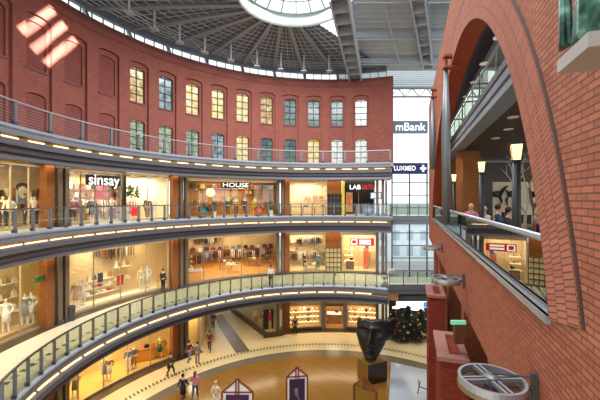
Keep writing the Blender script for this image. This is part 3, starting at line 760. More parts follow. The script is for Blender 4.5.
# ------------------------------------------------------------------ shops
LIGHTS = []
def shop(px0, px1, z, h, wall, Rb, floor, word, pw=140, ceil='cream_wall', nf=3, cover='glass_clear', head=.0, Rf=17.75, col=(1, .80, .52)):
    """room behind a shopfront between two picture columns"""
    a0, a1 = ang(px0, 17.75), ang(px1, 17.75)
    b0, b1 = ang(px0, Rb), ang(px1, Rb)
    if px0 < 10: b0 = a0-8
    struct(MB().arc(C0, rect(Rb, Rb+.12, z, z+h), b0-.2, b1+.2).build('wall_shop_back', wall), 'back wall of the %s' % word)
    for k, a, c in ((0, a0, b0), (1, a1, b1)):
        c0, c1 = pol(C0, 17.95, a, z+h/2), pol(C0, Rb, c, z+h/2); m = (c0+c1)/2; dd_ = c1-c0
        struct(MB().box(m, (.08, dd_.length, h), rz=math.atan2(-dd_.x, dd_.y)).build('wall_shop_side', wall), '%s side wall of the %s' % (('left', 'right')[k], word))
    bf = MB(); nf_ = 10
    for i in range(nf_):
        q = [pol(C0, 17.75, a0+(a1-a0)*i/nf_), pol(C0, 17.75, a0+(a1-a0)*(i+1)/nf_), pol(C0, Rb, b0+(b1-b0)*(i+1)/nf_), pol(C0, Rb, b0+(b1-b0)*i/nf_)]
        for zz in (z+.004, z+.02): bf.face([Vector((p.x, p.y, zz)) for p in q])
    struct(bf.build('floor_shop', floor), 'floor of the %s' % word)
    # shopfront frame and panes
    b = MB(); w = math.degrees(.022/17.75)
    for i in range(nf+1):
        a = a0+(a1-a0)*i/nf; b.arc(C0, rect(17.72, 17.82, z, z+h-head), a-w*.7, a+w*.7, 1)
    b.arc(C0, rect(17.72, 17.82, z, z+.14), a0, a1); b.arc(C0, rect(17.72, 17.82, z+h-head-.1, z+h-head), a0, a1)
    o = struct(b.build('window_shopfront', 'shop_frame'), 'frame of the shopfront of the %s' % word)
    if cover: MB().arc(C0, rect(17.765, 17.775, z+.14, z+h-head-.1), a0, a1).build('pane', cover, o)
    if head > .05: MB().arc(C0, rect(17.7, 17.85, z+h-head, z+h), a0, a1).build('header', 'soffit', o)
    # ceiling lamps
    k = max(2, int((a1-a0)/3.)); 
    for i in range(k):
        for rr in ((.35,) if Rb < 20 else (.2, .65)):
            a = (a0+(b0-a0)*rr)+((a1+(b1-a1)*rr)-(a0+(b0-a0)*rr))*(i+.5)/k; LIGHTS.append((pol(C0, 17.9+(Rb-17.9)*rr, a, z+h-.03), word))
    am = (a0+a1+b0+b1)/4; d = bpy.data.lights.new('shop_light', 'AREA'); d.shape = 'RECTANGLE'; d.size = max(1.2, math.radians(a1-a0)*18*.6); d.size_y = max(.8, (Rb-18)*.7)
    d.energy = pw*.62; d.color = col; l = bpy.data.objects.new('shop_light', d); COL.objects.link(l)
    l.location = pol(C0, (17.9+Rb)/2, am, z+h-.12); l.rotation_euler = (0, 0, -math.radians(am))
    return a0, a1
H2, H1 = 3.45, 3.95      # clear heights
S = {}
S['m0'] = shop(-75, 46, Z2, H2, 'cream_wall', 20.5, 'shop_tile', 'first clothes shop of the middle gallery', 420, nf=6)
S['m1'] = shop(66, 122, Z2, H2, 'beige_wall', 21.5, 'shop_tile', 'middle gallery shop with the black sign', 420, nf=4)
S['m2'] = shop(126, 168, Z2, H2, 'white_wall', 20.0, 'shop_tile', 'pale clothes shop right of the black sign', 340, nf=2)
S['m3'] = shop(186, 279, Z2, H2, 'tan_wall', 21.5, 'shop_wood', 'middle gallery hanging sign shop', 420, nf=5, head=.2)
S['m4'] = shop(288, 327, Z2, H2, 'cream_wall', 20.5, 'shop_tile', 'cream cafe of the middle gallery', 300, nf=3, head=.2)
S['m5'] = shop(343.5, 374, Z2, H2, 'black_wall', 19.8, 'black', 'black shop with the red and white sign', 60, nf=2, head=.2, cover=None)
S['l0'] = shop(-95, 44, Z1, H1, 'yellow_wall', 19.6, 'shop_tile', 'left display window of the lower gallery', 330, nf=5, head=.1)
S['l1'] = shop(65, 169, Z1, H1, 'beige_wall', 20.6, 'shop_tile', 'lower gallery shop with the white shelves', 440, nf=4, head=.1)
S['l2'] = shop(184, 278, Z1, H1, 'beige_wall', 26.2, 'shop_wood', 'deep shop of the lower gallery', 900, nf=5, head=.1)
S['l3'] = shop(288, 325.5, Z1, H1, 'cream_wall', 21.5, 'shop_tile', 'clothes shop by the third pier', 380, nf=2, head=.2)
S['l4'] = shop(342, 376, Z1, H1, 'beige_wall', 20.6, 'shop_tile', 'lower gallery shop with the red sign', 380, nf=2, head=.2)
HG = 4.45
S['g0'] = shop(20, 172, ZG, 3.9, 'yellow_wall', 20.8, 'gold_floor', 'bright ground floor shop on the left', 520, nf=6, cover=None)
S['g1'] = shop(184, 199, ZG, 3.6, 'yellow_wall', 18.9, 'shop_tile', 'narrow yellow display window', 130, nf=1)
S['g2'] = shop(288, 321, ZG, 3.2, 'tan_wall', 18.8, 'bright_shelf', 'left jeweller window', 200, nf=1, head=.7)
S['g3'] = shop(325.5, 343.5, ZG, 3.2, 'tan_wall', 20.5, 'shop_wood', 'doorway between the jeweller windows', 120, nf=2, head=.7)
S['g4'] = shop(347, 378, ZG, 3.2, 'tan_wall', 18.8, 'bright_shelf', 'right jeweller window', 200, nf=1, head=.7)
# header above the ground floor windows
b = MB().arc(C0, rect(17.6, 17.9, ZG+3.2, Z1-1.2), ang(286, 17.7), AR); trim(b, 'tan', 'header above the jeweller windows')
for px in (323.2, 345.3): 
    b = MB(); b.arc(C0, rect(17.5, 17.9, ZG, ZG+3.3), ang(px-2, 17.7), ang(px+2, 17.7), 2); trim(b, 'post', 'pillar between the jeweller windows')
b = MB().arc(C0, rect(17.5, 17.9, ZG, ZG+.35), ang(288, 17.7), ang(322, 17.7)); b.arc(C0, rect(17.5, 17.9, ZG, ZG+.35), ang(346, 17.7), ang(380, 17.7)); trim(b, 'dark_stone', 'plinth below the jeweller windows')
# brick and grid panels between shops
def panel(px0, px1, z, h, zs, low_m, label, cols=4, rows=5):
    a0, a1 = ang(px0, 17.7), ang(px1, 17.7)
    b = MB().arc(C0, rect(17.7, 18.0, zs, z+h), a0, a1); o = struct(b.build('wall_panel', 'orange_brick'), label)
    MB().arc(C0, rect(17.85, 17.95, z, zs), a0, a1).build('pane', low_m, o)
    b = MB()
    for i in range(cols+1): a = a0+(a1-a0)*i/cols; b.arc(C0, rect(17.74, 17.84, z, zs), a-.1, a+.1, 1)
    for j in range(rows+1): zz = z+(zs-z)*j/rows; b.arc(C0, rect(17.75, 17.83, zz-.03, zz+.03), a0, a1)
    b.build('grid', 'rail_dark', o)
panel(327.5, 341.5, Z2, H2, 2.1, 'black_wall', 'orange brick panel over a dark grid window on the middle gallery')
panel(326, 341, Z1, H1, Z1+2.35, 'yellow_wall', 'orange brick panel over a pale grid window on the lower gallery')
b = MB().arc(C0, rect(17.55, 17.7, Z2, Z2+3.3), ang(341.8, 17.6), ang(344.6, 17.6), 2); trim(b, 'yellow', 'yellow post of the black shop')
b = MB().arc(C0, rect(17.5, 17.7, Z2, Z2+3.3), ang(122.5, 17.6), ang(125.5, 17.6), 2); trim(b, 'black', 'black post right of the black sign')
# end wall that closes the round part on the right
q0, q1 = onray(386.0, 17.5), onray(386.5, 22)
b = MB().box(((q0.x+q1.x)/2, (q0.y+q1.y)/2, (ZG+Z3-.3)/2), (.18, (q1-q0).length, Z3-.3-ZG), rz=math.atan2(-(q1-q0).x, (q1-q0).y)); struct(b.build('wall_round_end', 'soffit', weld=False), 'wall closing the galleries at their right end')
# black shop: upper band
b = MB().arc(C0, rect(17.6, 17.72, Z2+2.75, Z2+3.35), ang(345, 17.6), ang(375, 17.6)); trim(b, 'sign_black', 'black band that carries the red and white sign')

# ---- ceiling downlights as individual things
dl = None
def downlight(loc, label, group, r=.13):
    global dl
    if dl is None:
        dl = empty('downlight', loc, 0, label, 'downlight', group)
        MB().lathe([(.16, .0), (.16, .03), (.12, .03)], n=14).build('rim', 'white', dl); MB().lathe([(.13, .01), (0, .012)], n=14).build('lens', 'lamp_warm', dl)
        return dl
    return copy_tree(dl, loc, None, label, group)
for p, w in LIGHTS: downlight(p-Vector((0, 0, .01)), 'round warm downlight in the ceiling of the %s' % w, 'downlights in the '+w)
for z, off, w, Rr in ((Z3, 1.4, 'upper', 16.9), (Z2, 1.4, 'middle', 16.9), (Z1, 1.2, 'lower', 16.9)):
    for i in range(36):
        a = -98+i*3.3
        if a > 19: break
        downlight(pol(C0, Rr+.25, a, z-off-.035), 'round warm downlight in the soffit under the %s gallery' % w, 'downlights under the %s gallery' % w)
def walk_light(a, z, e):
    d = bpy.data.lights.new('walk_light', 'AREA'); d.shape = 'RECTANGLE'; d.size = 5; d.size_y = .5; d.energy = e; d.color = (1, .8, .54)
    l = bpy.data.objects.new('walk_light', d); COL.objects.link(l); l.location = pol(C0, 17.1, a, z); l.rotation_euler = (0, 0, -math.radians(a))
for k in range(7):
    a = -92+k*17
    for z, e in ((Z3-1.46, 60), (Z2-1.46, 60), (Z1-1.26, 90)): walk_light(a, z, e)

# ------------------------------------------------------------------ signs
def at(px, R, z): p = onray(px, R); p.z = z; return p
def sign_on(px0, px1, py0, py1, R, bg, txt, size, label, tm='letter_white', sx=1., name='shop_sign', thick=.12):
    p0, p1 = onray(px0, R), onray(px1, R); m = (p0+p1)/2; w = (p1-p0).length
    z0, z1 = wz(py1, m.y), wz(py0, m.y); rz = math.atan2(p1.y-p0.y, p1.x-p0.x)
    o = empty(name, (m.x, m.y, (z0+z1)/2), rz, label, 'sign')
    MB().box((0, 0, 0), (w, thick, z1-z0)).build('panel', bg, o)
    if txt:
        t = text_obj(txt, size, tm, parent=o, sx=sx); t.location = (0, -thick/2-.01, 0)
        ww = max(v.co.x for v in t.data.vertices)-min(v.co.x for v in t.data.vertices)
        t.scale.x = min(1.6, .9*w/ww) if ww > 0 else 1
    return o
sg = sign_on(86, 120, 175.5, 185.5, 17.5, 'sign_black', 'sinsay', 1.0, 'black shop sign with white lower case letters on the middle gallery')
sg = sign_on(221, 249.5, 182.5, 188, 17.3, 'black', 'HOUSE', .52, 'small dark hanging sign with white capitals on the middle gallery')
sg = sign_on(349, 361, 184.7, 190.0, 17.45, 'sign_black', 'LAB', .62, 'black sign with white capitals over the black shop')
sg = sign_on(361.5, 374, 184.7, 190.0, 17.45, 'sign_black', 'ORTO', .62, 'black sign with red capitals over the black shop', 'letter_red')
sg = sign_on(350, 374, 238.5, 245.5, 17.3, 'sign_red', None, .5, 'red shop sign with white ring and letters on the lower gallery')
b = MB()
for k in range(4): b.box((-.75+(.25 if k == 1 else -.25 if k == 3 else 0), -.08, (.22 if k == 0 else -.22 if k == 2 else 0)), (.5 if k % 2 == 0 else .1, .02, .1 if k % 2 == 0 else .5))
b.build('emblem', 'letter_white', sg); t = text_obj('TAIFUN', .42, 'letter_white', parent=sg) if False else None; MB().box((.3, -.08, .14), (1.1, .02, .16)).box((.3, -.08, -.12), (1.1, .02, .16)).build('lettering', 'letter_white', sg)
t = text_obj('OM', .42, 'letter_white', parent=sg) if False else None
sg = sign_on(99, 114, 242.8, 243.6, 20.3, 'brown', None, .3, 'thin dark line of lettering on the beige back wall', thick=.03)
sg = sign_on(33.5, 45, 276.5, 281.5, 17.4, 'green', None, .3, 'green exit sign hanging in the left display window'); sg.rotation_euler.z += .3
sg['category'] = 'exit sign'
sg = sign_on(325, 343.5, 303.2, 306, 17.4, 'brown', None, .28, 'dark sign strip above the door between the jeweller windows')
sg = sign_on(94, 103, 190.5, 199, 18.4, 'sign_red', None, .6, 'red sale poster below the black shop sign', name='poster')
sg = sign_on(131, 137, 207, 216, 18.0, 'sign_red', None, .6, 'red sale poster in the pale clothes shop', name='poster')
sg = sign_on(17, 26, 189, 204, 18.3, 'grey', None, .6, 'grey portrait poster in the first clothes shop', name='poster')
MB().blob((.0, -.08, .25), (.55, .05, .7)).build('face', 'cream', sg); MB().blob((.1, -.1, .12), (.2, .05, .12)).build('lips', 'red', sg)
MB().blob((.0, -.07, .5), (.8, .04, .5)).build('hair', 'dgrey', sg)
sg = sign_on(346, 352.5, 192, 212, 17.9, 'tan', None, .6, 'tall poster with a figure in orange beside the black shop', name='poster')
MB().blob((0, -.08, .1), (.34, .05, 1.2)).build('figure', 'orange', sg); MB().blob((0, -.08, .8), (.22, .05, .3)).build('head', 'skin', sg)
sg = sign_on(370, 382, 192, 199, 17.9, 'lamp_white' if False else 'lblue', None, .6, 'pale blue lit screen in the black shop', name='screen'); sg['category'] = 'screen'
M['screen_lit'] = mat('screen_lit', 'c8d8f8', .5, var=0, emis=1.0)
MB().box((0, -.08, 0), (.9, .03, .5)).build('picture', 'screen_lit', sg)

# ------------------------------------------------------------------ figures
def skin_mesh(verts, edges, radii, sub=1, root=0):
    me = bpy.data.meshes.new('sk'); me.from_pydata([Vector(v) for v in verts], edges, []); o = bpy.data.objects.new('sk', me); COL.objects.link(o)
    md = o.modifiers.new('s', 'SKIN'); md.use_smooth_shade = True
    for i, r in enumerate(radii):
        sv = me.skin_vertices[0].data[i]; sv.radius = (r, r) if not isinstance(r, tuple) else r; sv.use_root = (i == root)
    sb = o.modifiers.new('u', 'SUBSURF'); sb.levels = sub; sb.render_levels = sub
    bpy.context.view_layer.update()
    m2 = bpy.data.meshes.new_from_object(o.evaluated_get(bpy.context.evaluated_depsgraph_get()))
    COL.objects.unlink(o); bpy.data.objects.remove(o); return m2
def mesh_obj(name, me, m, parent):
    me.materials.clear(); me.materials.append(M[m])
    o = bpy.data.objects.new(name, me); COL.objects.link(o); o.parent = parent; return o
POSE = {   # knee, ankle, elbow, wrist for left/right as (x, y, z); facing -y
 'stand': dict(knee=((.10, -.02, .5), (-.10, -.02, .5)), ank=((.11, .02, .08), (-.11, .02, .08)), elb=((.24, .02, 1.12), (-.24, .02, 1.12)), wri=((.25, -.08, .88), (-.25, -.08, .88)), hipz=.93),
 'walk': dict(knee=((.09, -.20, .52), (-.09, .02, .48)), ank=((.09, -.30, .09), (-.09, .34, .16)), elb=((.24, .12, 1.14), (-.24, -.10, 1.14)), wri=((.24, .16, .90), (-.23, -.26, .96)), hipz=.91),
 'carry': dict(knee=((.09, .10, .49), (-.09, -.16, .52)), ank=((.09, .30, .14), (-.09, -.22, .09)), elb=((.26, .06, 1.12), (-.25, .0, 1.10)), wri=((.14, -.22, 1.10), (-.26, -.06, .86)), hipz=.91),
 'sit': dict(knee=((.12, -.48, .50), (-.12, -.48, .50)), ank=((.12, -.42, .08), (-.12, -.50, .08)), elb=((.26, -.08, .76), (-.26, -.08, .76)), wri=((.14, -.34, .74), (-.14, -.32, .74)), hipz=.52),
 'pose': dict(knee=((.09, -.06, .5), (-.11, .0, .5)), ank=((.10, -.02, .08), (-.12, .04, .08)), elb=((.30, .06, 1.14), (-.25, .02, 1.12)), wri=((.18, -.10, .98), (-.28, -.06, .86)), hipz=.93),
}
CACHE = {}
def figure_meshes(pose):
    if pose in CACHE: return CACHE[pose]
    P = POSE[pose]; hz = P['hipz']; dz = hz-.93
    up = lambda z: z+dz
    V = [(0, 0, hz), (0, 0, up(1.10)), (0, .01, up(1.30)), (0, .01, up(1.44)), (0, 0, up(1.52)), (0, -.01, up(1.60)), (0, -.01, up(1.69))]
    R = [(.13, .11), (.12, .10), (.14, .11), (.08, .07), .052, (.075, .09), (.07, .085)]
    Ed = [(0, 1), (1, 2), (2, 3), (3, 4), (4, 5), (5, 6)]
    def add(v, r, p): V.append(v); R.append(r); Ed.append((p, len(V)-1)); return len(V)-1
    for k, sg_ in ((0, 1), (1, -1)):
        h = add((sg_*.09, 0, hz-.05), .09, 0); kn = add(P['knee'][k], .055, h); an = add(P['ank'][k], .038, kn)
        a = P['ank'][k]; add((a[0], a[1]-.16, a[2]-.04), .032, an)
        sh = add((sg_*.17, .01, up(1.40)), .058, 3); el = add(P['elb'][k], .042, sh); wr = add(P['wri'][k], .028, el)
        w = Vector(P['wri'][k]); d = (w-Vector(P['elb'][k])).normalized(); pm = add(tuple(w+d*.07), (.038, .018), wr)
    add((0, -.105, up(1.635)), .014, 5)           # nose
    body = skin_mesh(V, Ed, R)
    # five fingers a hand, merged in the same mesh
    b = MB()
    for k in (0, 1):
        w = Vector(P['wri'][k]); d = (w-Vector(P['elb'][k])).normalized(); side = Vector((0, 1, 0)) if abs(d.y) < .8 else Vector((1, 0, 0))
        side = (side-d*side.dot(d)).normalized(); inn = d.cross(side)*(1 if k else -1)
        for q, (o_, l) in enumerate(((-.027, .065), (-.009, .078), (.009, .074), (.027, .058))):
            p = w+d*.08+side*o_; b.tube([p, p+d*l*.55, p+d*l*.9+inn*l*.35], [.009, .008, .006], 5)
        p = w+d*.035-side*.03; b.tube([p, p+d*.03-side*.03, p+d*.065-side*.035+inn*.01], [.011, .010, .007], 5)
    hb = b.build('h', 'skin'); bm = bmesh.new(); bm.from_mesh(body); bm.from_mesh(hb.data); bm.to_mesh(body); bm.free(); COL.objects.unlink(hb); bpy.data.objects.remove(hb)
    def cloth(idx_v, edges, radii): return skin_mesh(idx_v, edges, radii)
    # top
    V2 = [(0, .0, hz-.02), (0, 0, up(1.10)), (0, .01, up(1.30)), (0, .01, up(1.42))]; R2 = [(.155, .125), (.15, .12), (.165, .125), (.11, .09)]; E2 = [(0, 1), (1, 2), (2, 3)]
    for k, sg_ in ((0, 1), (1, -1)):
        V2.append((sg_*.17, .01, up(1.40))); R2.append(.075); E2.append((3, len(V2)-1))
        V2.append(P['elb'][k]); R2.append(.058); E2.append((len(V2)-2, len(V2)-1))
        V2.append(tuple(Vector(P['elb'][k]).lerp(Vector(P['wri'][k]), .9))); R2.append(.042); E2.append((len(V2)-2, len(V2)-1))
    top = cloth(V2, E2, R2)
    V3 = [(0, 0, hz+.02)]; R3 = [(.145, .12)]; E3 = []
    for k, sg_ in ((0, 1), (1, -1)):
        V3.append((sg_*.09, 0, hz-.07)); R3.append(.105); E3.append((0, len(V3)-1))
        V3.append(P['knee'][k]); R3.append(.075); E3.append((len(V3)-2, len(V3)-1))
        V3.append(tuple(Vector(P['knee'][k]).lerp(Vector(P['ank'][k]), .93))); R3.append(.058); E3.append((len(V3)-2, len(V3)-1))
    legs = cloth(V3, E3, R3)
    hz_ = up(1.66); b = MB()
    b.blob((0, .02, hz_+.02), (.20, .22, .22), n=12, m=8); hair = b.build('h', 'skin', smooth=True); hm = hair.data.copy(); COL.objects.unlink(hair); bpy.data.objects.remove(hair)
    b = MB(); b.blob((0, .03, hz_-.02), (.22, .20, .30), n=12, m=8); b.blob((0, .09, hz_-.16), (.18, .10, .28), n=10, m=7)
    hair = b.build('h', 'skin', smooth=True); hl = hair.data.copy(); COL.objects.unlink(hair); bpy.data.objects.remove(hair)
    sh = []
    for k in (0, 1):
        a = P['ank'][k]; b = MB().blob((a[0], a[1]-.07, a[2]-.035), (.10, .29, .09)); s_ = b.build('h', 'skin', smooth=True); sh.append(s_.data.copy()); COL.objects.unlink(s_); bpy.data.objects.remove(s_)
    b = MB()
    for sx in (-.03, .03): b.blob((sx, -.098, hz_-.005), (.018, .012, .012), n=6, m=4)
    e_ = b.build('h', 'skin'); eye = e_.data.copy(); COL.objects.unlink(e_); bpy.data.objects.remove(e_)
    b = MB().blob((0, -.098, hz_-.07), (.04, .012, .012), n=6, m=4); e_ = b.build('h', 'skin'); mo = e_.data.copy(); COL.objects.unlink(e_); bpy.data.objects.remove(e_)
    # skirt / long coat and simple dress for dummies
    prof = [(.19, hz-.42), (.17, hz-.1), (.15, up(1.08)), (.14, up(1.1))]
    b = MB().lathe(prof, n=14); c_ = b.build('h', 'skin', smooth=True); coat = c_.data.copy(); COL.objects.unlink(c_); bpy.data.objects.remove(c_)
    CACHE[pose] = dict(body=body, top=top, legs=legs, hair=hm, long=hl, shoes=sh, eye=eye, mouth=mo, coat=coat); return CACHE[pose]
def put(name, me, m, parent):
    o = bpy.data.objects.new(name, me); COL.objects.link(o); o.parent = parent
    if not me.materials: me.materials.append(M[m])
    o.material_slots[0].link = 'OBJECT'; o.material_slots[0].material = M[m]; return o
def person(loc, rz, pose, label, top='black', legs='blue', hair='hair_brown', long=False, coat=None, h=1.75, bag=None, group=None):
    G = figure_meshes(pose); root = empty('person', loc, rz, label, 'person', group); root.scale = (h/1.75,)*3
    bd_ = put('body', G['body'], 'skin', root); put('shirt' if not coat else 'coat_sleeves', G['top'], top, root); put('trousers', G['legs'], legs, root)
    put('hair', G['long'] if long else G['hair'], hair, root); put('eyes', G['eye'], 'black', bd_); put('mouth', G['mouth'], 'rust', bd_)
    for s_ in G['shoes']: put('shoe', s_, 'black', root)
    if coat: put('coat', G['coat'], coat, root)
    if bag:
        MB().box((.28, -.02, .62), (.12, .32, .28)).tube([(.28, -.1, .76), (.28, -.02, .9), (.28, .06, .76)], .012, 5).build('handbag', bag, root)
    return root
def mannequin(loc, rz, label, top='white', legs=None, coat=None, m='shell', h=1.78, group=None, pose='pose', stand=True):
    G = figure_meshes(pose); root = empty('mannequin', loc, rz, label, 'mannequin', group); root.scale = (h/1.75,)*3
    put('body', G['body'], m, root)
    if top: put('top', G['top'], top, root)
    if legs: put('trousers', G['legs'], legs, root)
    if coat: put('dress', G['coat'], coat, root)
    if stand: MB().lathe([(.2, 0), (.2, .015), (0, .02)], n=14).build('stand_plate', 'rail', root)
    return root
def face_cam(p): return math.atan2(-p.x, p.y)*1.0   # facing -y turned to look at the viewer
def gpt(px, py, z):        # a spot on a level floor seen at the pixel
    Y = F*(E-z)/(py-199.); return Vector(((px-300)/F*Y, Y, z))
for px, py, z, rz, pose, lab, kw in (
    (271, 286.5, Z1, .3, 'stand', 'person in a white shirt and dark trousers standing at the lower gallery railing', dict(top='white', legs='black', hair='hair_dark')),
    (163, 291, Z1, 2.8, 'stand', 'person in a dark green jacket walking along the lower gallery', dict(top='dgreen', legs='black')),
    (295, 335, ZG, .1, 'stand', 'person in black in front of the left jeweller window', dict(top='black', legs='black')),
    (213, 329, ZG, .2, 'walk', 'person in a dark jacket with pale shirt coming out of the passage', dict(top='dgrey', legs='dgrey', hair='hair_blond', bag='cream')),
    (209.5, 351, ZG, .2, 'walk', 'person in a rust red jacket walking out of the passage', dict(top='rust', legs='dgrey', hair='hair_dark')),
    (171, 376, ZG, 2.4, 'carry', 'person in dark clothes walking beside the left shops', dict(top='dgreen', legs='black', bag='black')),
    (189, 362, ZG, 2.9, 'walk', 'person in a plum top near the narrow yellow display', dict(top='purple', legs='lblue')),
    (197.5, 364, ZG, 3., 'stand', 'person in grey trousers right of the plum top', dict(top='grey', legs='grey')),
    (183, 401, ZG, 2.9, 'walk', 'person in a wide black coat on the dark stone band', dict(top='black', legs='black', coat='black', hair='hair_dark')),
    (195, 398, ZG, 3.1, 'carry', 'person in a pink top and jeans beside the black coat', dict(top='pink', legs='blue', hair='hair_brown', long=True)),
    (216, 409, ZG, 2.6, 'walk', 'person in pale clothes left of the pitched poster stand', dict(top='cream', legs='white', hair='hair_blond'))):
    p = gpt(px, py, z); person(p, rz, pose, lab, **kw)

# mannequins in the windows
def man(px, R, z, lab, rzo=0., **kw):
    p = at(px, R, z); return mannequin(p, face_cam(p)+rzo, lab, **kw)
PL = []   # low plinths
def plinth(px0, px1, R0, R1, z, h, m, label, cat='plinth', name='display_plinth'):
    a0, a1 = ang(px0, R0), ang(px1, R0); o = MB().arc(C0, rect(R0, R1, z+.02, z+h), a0, a1, 6).build(name, m); return tag(o, label, cat)
man(3, 18.9, Z2+.02, 'dark haired dressed dummy at the far left of the middle gallery', top='brown', legs='dgrey')
man(9.5, 18.6, Z2+.02, 'dummy in white top and black trousers at the left of the middle gallery', top='white', legs='black')
man(27, 18.8, Z2+.02, 'dummy in a black jacket right of the portrait poster', top='black', legs='black')
man(31.5, 18.5, Z2+.02, 'dummy in a brown jacket right of the portrait poster', top='rust', legs='black')
man(34.5, 18.3, Z2+.02, 'dummy in a cream jacket beside the left pier', top='cream', legs='black')
man(147.5, 18.5, Z2+.02, 'dummy in a dark top in the pale clothes shop', top='dgrey', legs='grey')
man(154.5, 18.4, Z2+.02, 'white dummy in white in the pale clothes shop', top='white', legs='white')
man(73, 18.4, Z2+.02, 'dummy in a red top left of the red sale poster', top='red', legs='black')
man(92, 18.6, Z2+.02, 'dummy in a black dress below the red sale poster', top='black', coat='black')
man(112, 18.6, Z2+.02, 'dummy in a cream jacket right of the red sale poster', top='cream', legs='brown')
man(244, 18.6, Z2+.02, 'dummy in a black top behind the orange armchair', top='black', legs='black')
man(236, 18.9, Z2+.02, 'dummy in a yellow top in the hanging sign shop', top='yellow', legs='dgrey')
man(255, 18.9, Z2+.02, 'dummy in an olive yellow coat beside the orange armchair', top='yellow', coat='yellow')
man(228, 18.6, Z2+.02, 'dummy in a green top below the hanging sign', top='green', legs='brown')
plinth(-60, 40, 18.0, 18.8, Z1, .28, 'tan', 'low tan plinth in the left display window')
man(25, 18.4, Z1+.28, 'white dummy in a grey dress in the left display window', top='grey', coat='grey')
man(31, 18.3, Z1+.28, 'white dummy in a cream dress with pink bag in the left display window', top='cream', coat='cream')
man(6, 18.4, Z1+.28, 'white dummy in white clothes at the far left display', top='white', coat='white')
plinth(72, 158, 18.05, 18.8, Z1, .2, 'cream', 'low cream plinth along the window with white shelves')
man(76, 18.45, Z1+.2, 'pale dummy in a long pink beige dress', top='skin', coat='skin')
man(83, 18.6, Z1+.2, 'pale dummy in a white dress beside the beige one', top='white', coat='white')
man(141.5, 18.5, Z1+.2, 'pale dummy in a cream suit at the right of the white shelves', top='cream', legs='cream')
man(147.5, 18.6, Z1+.2, 'pale dummy in a white dress at the right of the white shelves', top='white', coat='white')
man(305, 19, Z1+.02, 'dummy in dark clothes in the shop by the third pier', top='dgrey', legs='black')
man(318, 18.6, Z1+.02, 'dummy in a pale green top in the shop by the third pier', top='lblue', legs='green')
man(75, 18.7, ZG+.02, 'white dummy at the left end of the bright ground floor shop', top='cream', coat='grey')
man(105, 18.7, ZG+.02, 'left dummy of the pair in the bright ground floor shop', top='white', coat='lblue')
man(109, 18.5, ZG+.02, 'right dummy of the pair in the bright ground floor shop', top='tan', coat='white')
man(128.5, 18.6, ZG+.02, 'dummy in a pale blue coat in the bright ground floor shop', top='lblue', legs='white')
man(134, 18.6, ZG+.02, 'dummy in grey right of the pale blue coat', top='grey', legs='tan')
man(160, 18.6, ZG+.02, 'dummy in green and yellow beside the second brick pier', top='yellow', coat='green')

# ---- furniture and goods
def rack(px, R, z, label, cols, n=9, w=1.5, turn=0., h=1.5):
    p = at(px, R, z+.02); rz = face_cam(p)+turn
    o = empty('clothes_rack', p, rz, label, 'clothes rack')
    b = MB().tube([(-w/2, 0, 0), (-w/2, 0, h)], .02, 6); b.tube([(w/2, 0, 0), (w/2, 0, h)], .02, 6); b.box((-w/2, 0, .02), (.05, .5, .04)); b.box((w/2, 0, .02), (.05, .5, .04))
    b.build('frame', 'rail', o); MB().tube([(-w/2, 0, h), (w/2, 0, h)], .018, 6).build('rail', 'rail', o)
    for i in range(n):
        x = -w/2+w*(i+.5)/n; c = cols[(i*len(cols))//n]; L_ = random.uniform(.7, 1.0)
        g = garment(c, L_); q = p+Matrix.Rotation(rz, 3, 'Z') @ Vector((x, 0, h-.04)); g.location = q; g.rotation_euler.z = rz+random.uniform(-.15, .15)
        g['label'] = '%s garment on the %s' % (CN.get(c, c), label); g['group'] = '%s garments on the %s' % (CN.get(c, c), label)
    return o
CN = {'dgrey': 'dark grey', 'lblue': 'light blue', 'blue': 'dark blue', 'dgreen': 'dark green', 'tan': 'tan', 'rust': 'rust red'}
GM = {}
def garment(c, L_):
    k = round(L_, 1)
    if k not in GM:
        b = MB(); 
        prof = [(0, 0), (.05, -.02), (.22, -.10), (.24, -.2), (.20, -.22), (.22, -k), (.1, -k-.02), (-.1, -k+.01), (-.22, -k), (-.20, -.22), (-.24, -.2), (-.22, -.10), (-.05, -.02)]
        fr = [Vector((-.028, y, z)) for y, z in prof]; bk = [Vector((.028, y, z)) for y, z in prof]
        b.face(fr); b.face(bk[::-1])
        for i in range(len(prof)): q = (i+1) % len(prof); b.face([fr[i], fr[q], bk[q], bk[i]])
        b.tube([(0, 0, -.01), (0, 0, .05)], .006, 4)
        o = b.build('garment', 'grey'); GM[k] = o.data; COL.objects.unlink(o); bpy.data.objects.remove(o)
    o = bpy.data.objects.new('hanging_garment', GM[k]); COL.objects.link(o); o.material_slots[0].link = 'OBJECT'; o.material_slots[0].material = M[c]; o['category'] = 'garment'; return o
rack(-8, 19.6, Z2, 'rack at the left edge of the first clothes shop', ['black', 'grey', 'white'])
rack(69, 20.2, Z2, 'rack left in the shop with the black sign', ['black', 'cream', 'red'])
rack(82, 20.4, Z2, 'rack below the black sign at its left', ['rust', 'black', 'cream', 'red'])
rack(105, 20.4, Z2, 'rack below the black sign at its right', ['tan', 'white', 'pink', 'black'])
rack(117, 20.0, Z2, 'rack beside the black post', ['grey', 'brown', 'cream'])
rack(140, 19.4, Z2, 'rack in the pale clothes shop', ['pink', 'white', 'red'])
rack(192, 20.6, Z2, 'rack at the left of the hanging sign shop', ['tan', 'yellow', 'brown', 'cream'])
rack(220, 20.6, Z2, 'rack behind the round lamp', ['brown', 'red', 'tan', 'green'])
rack(266, 20.4, Z2, 'rack at the right of the hanging sign shop', ['cream', 'tan', 'brown'])
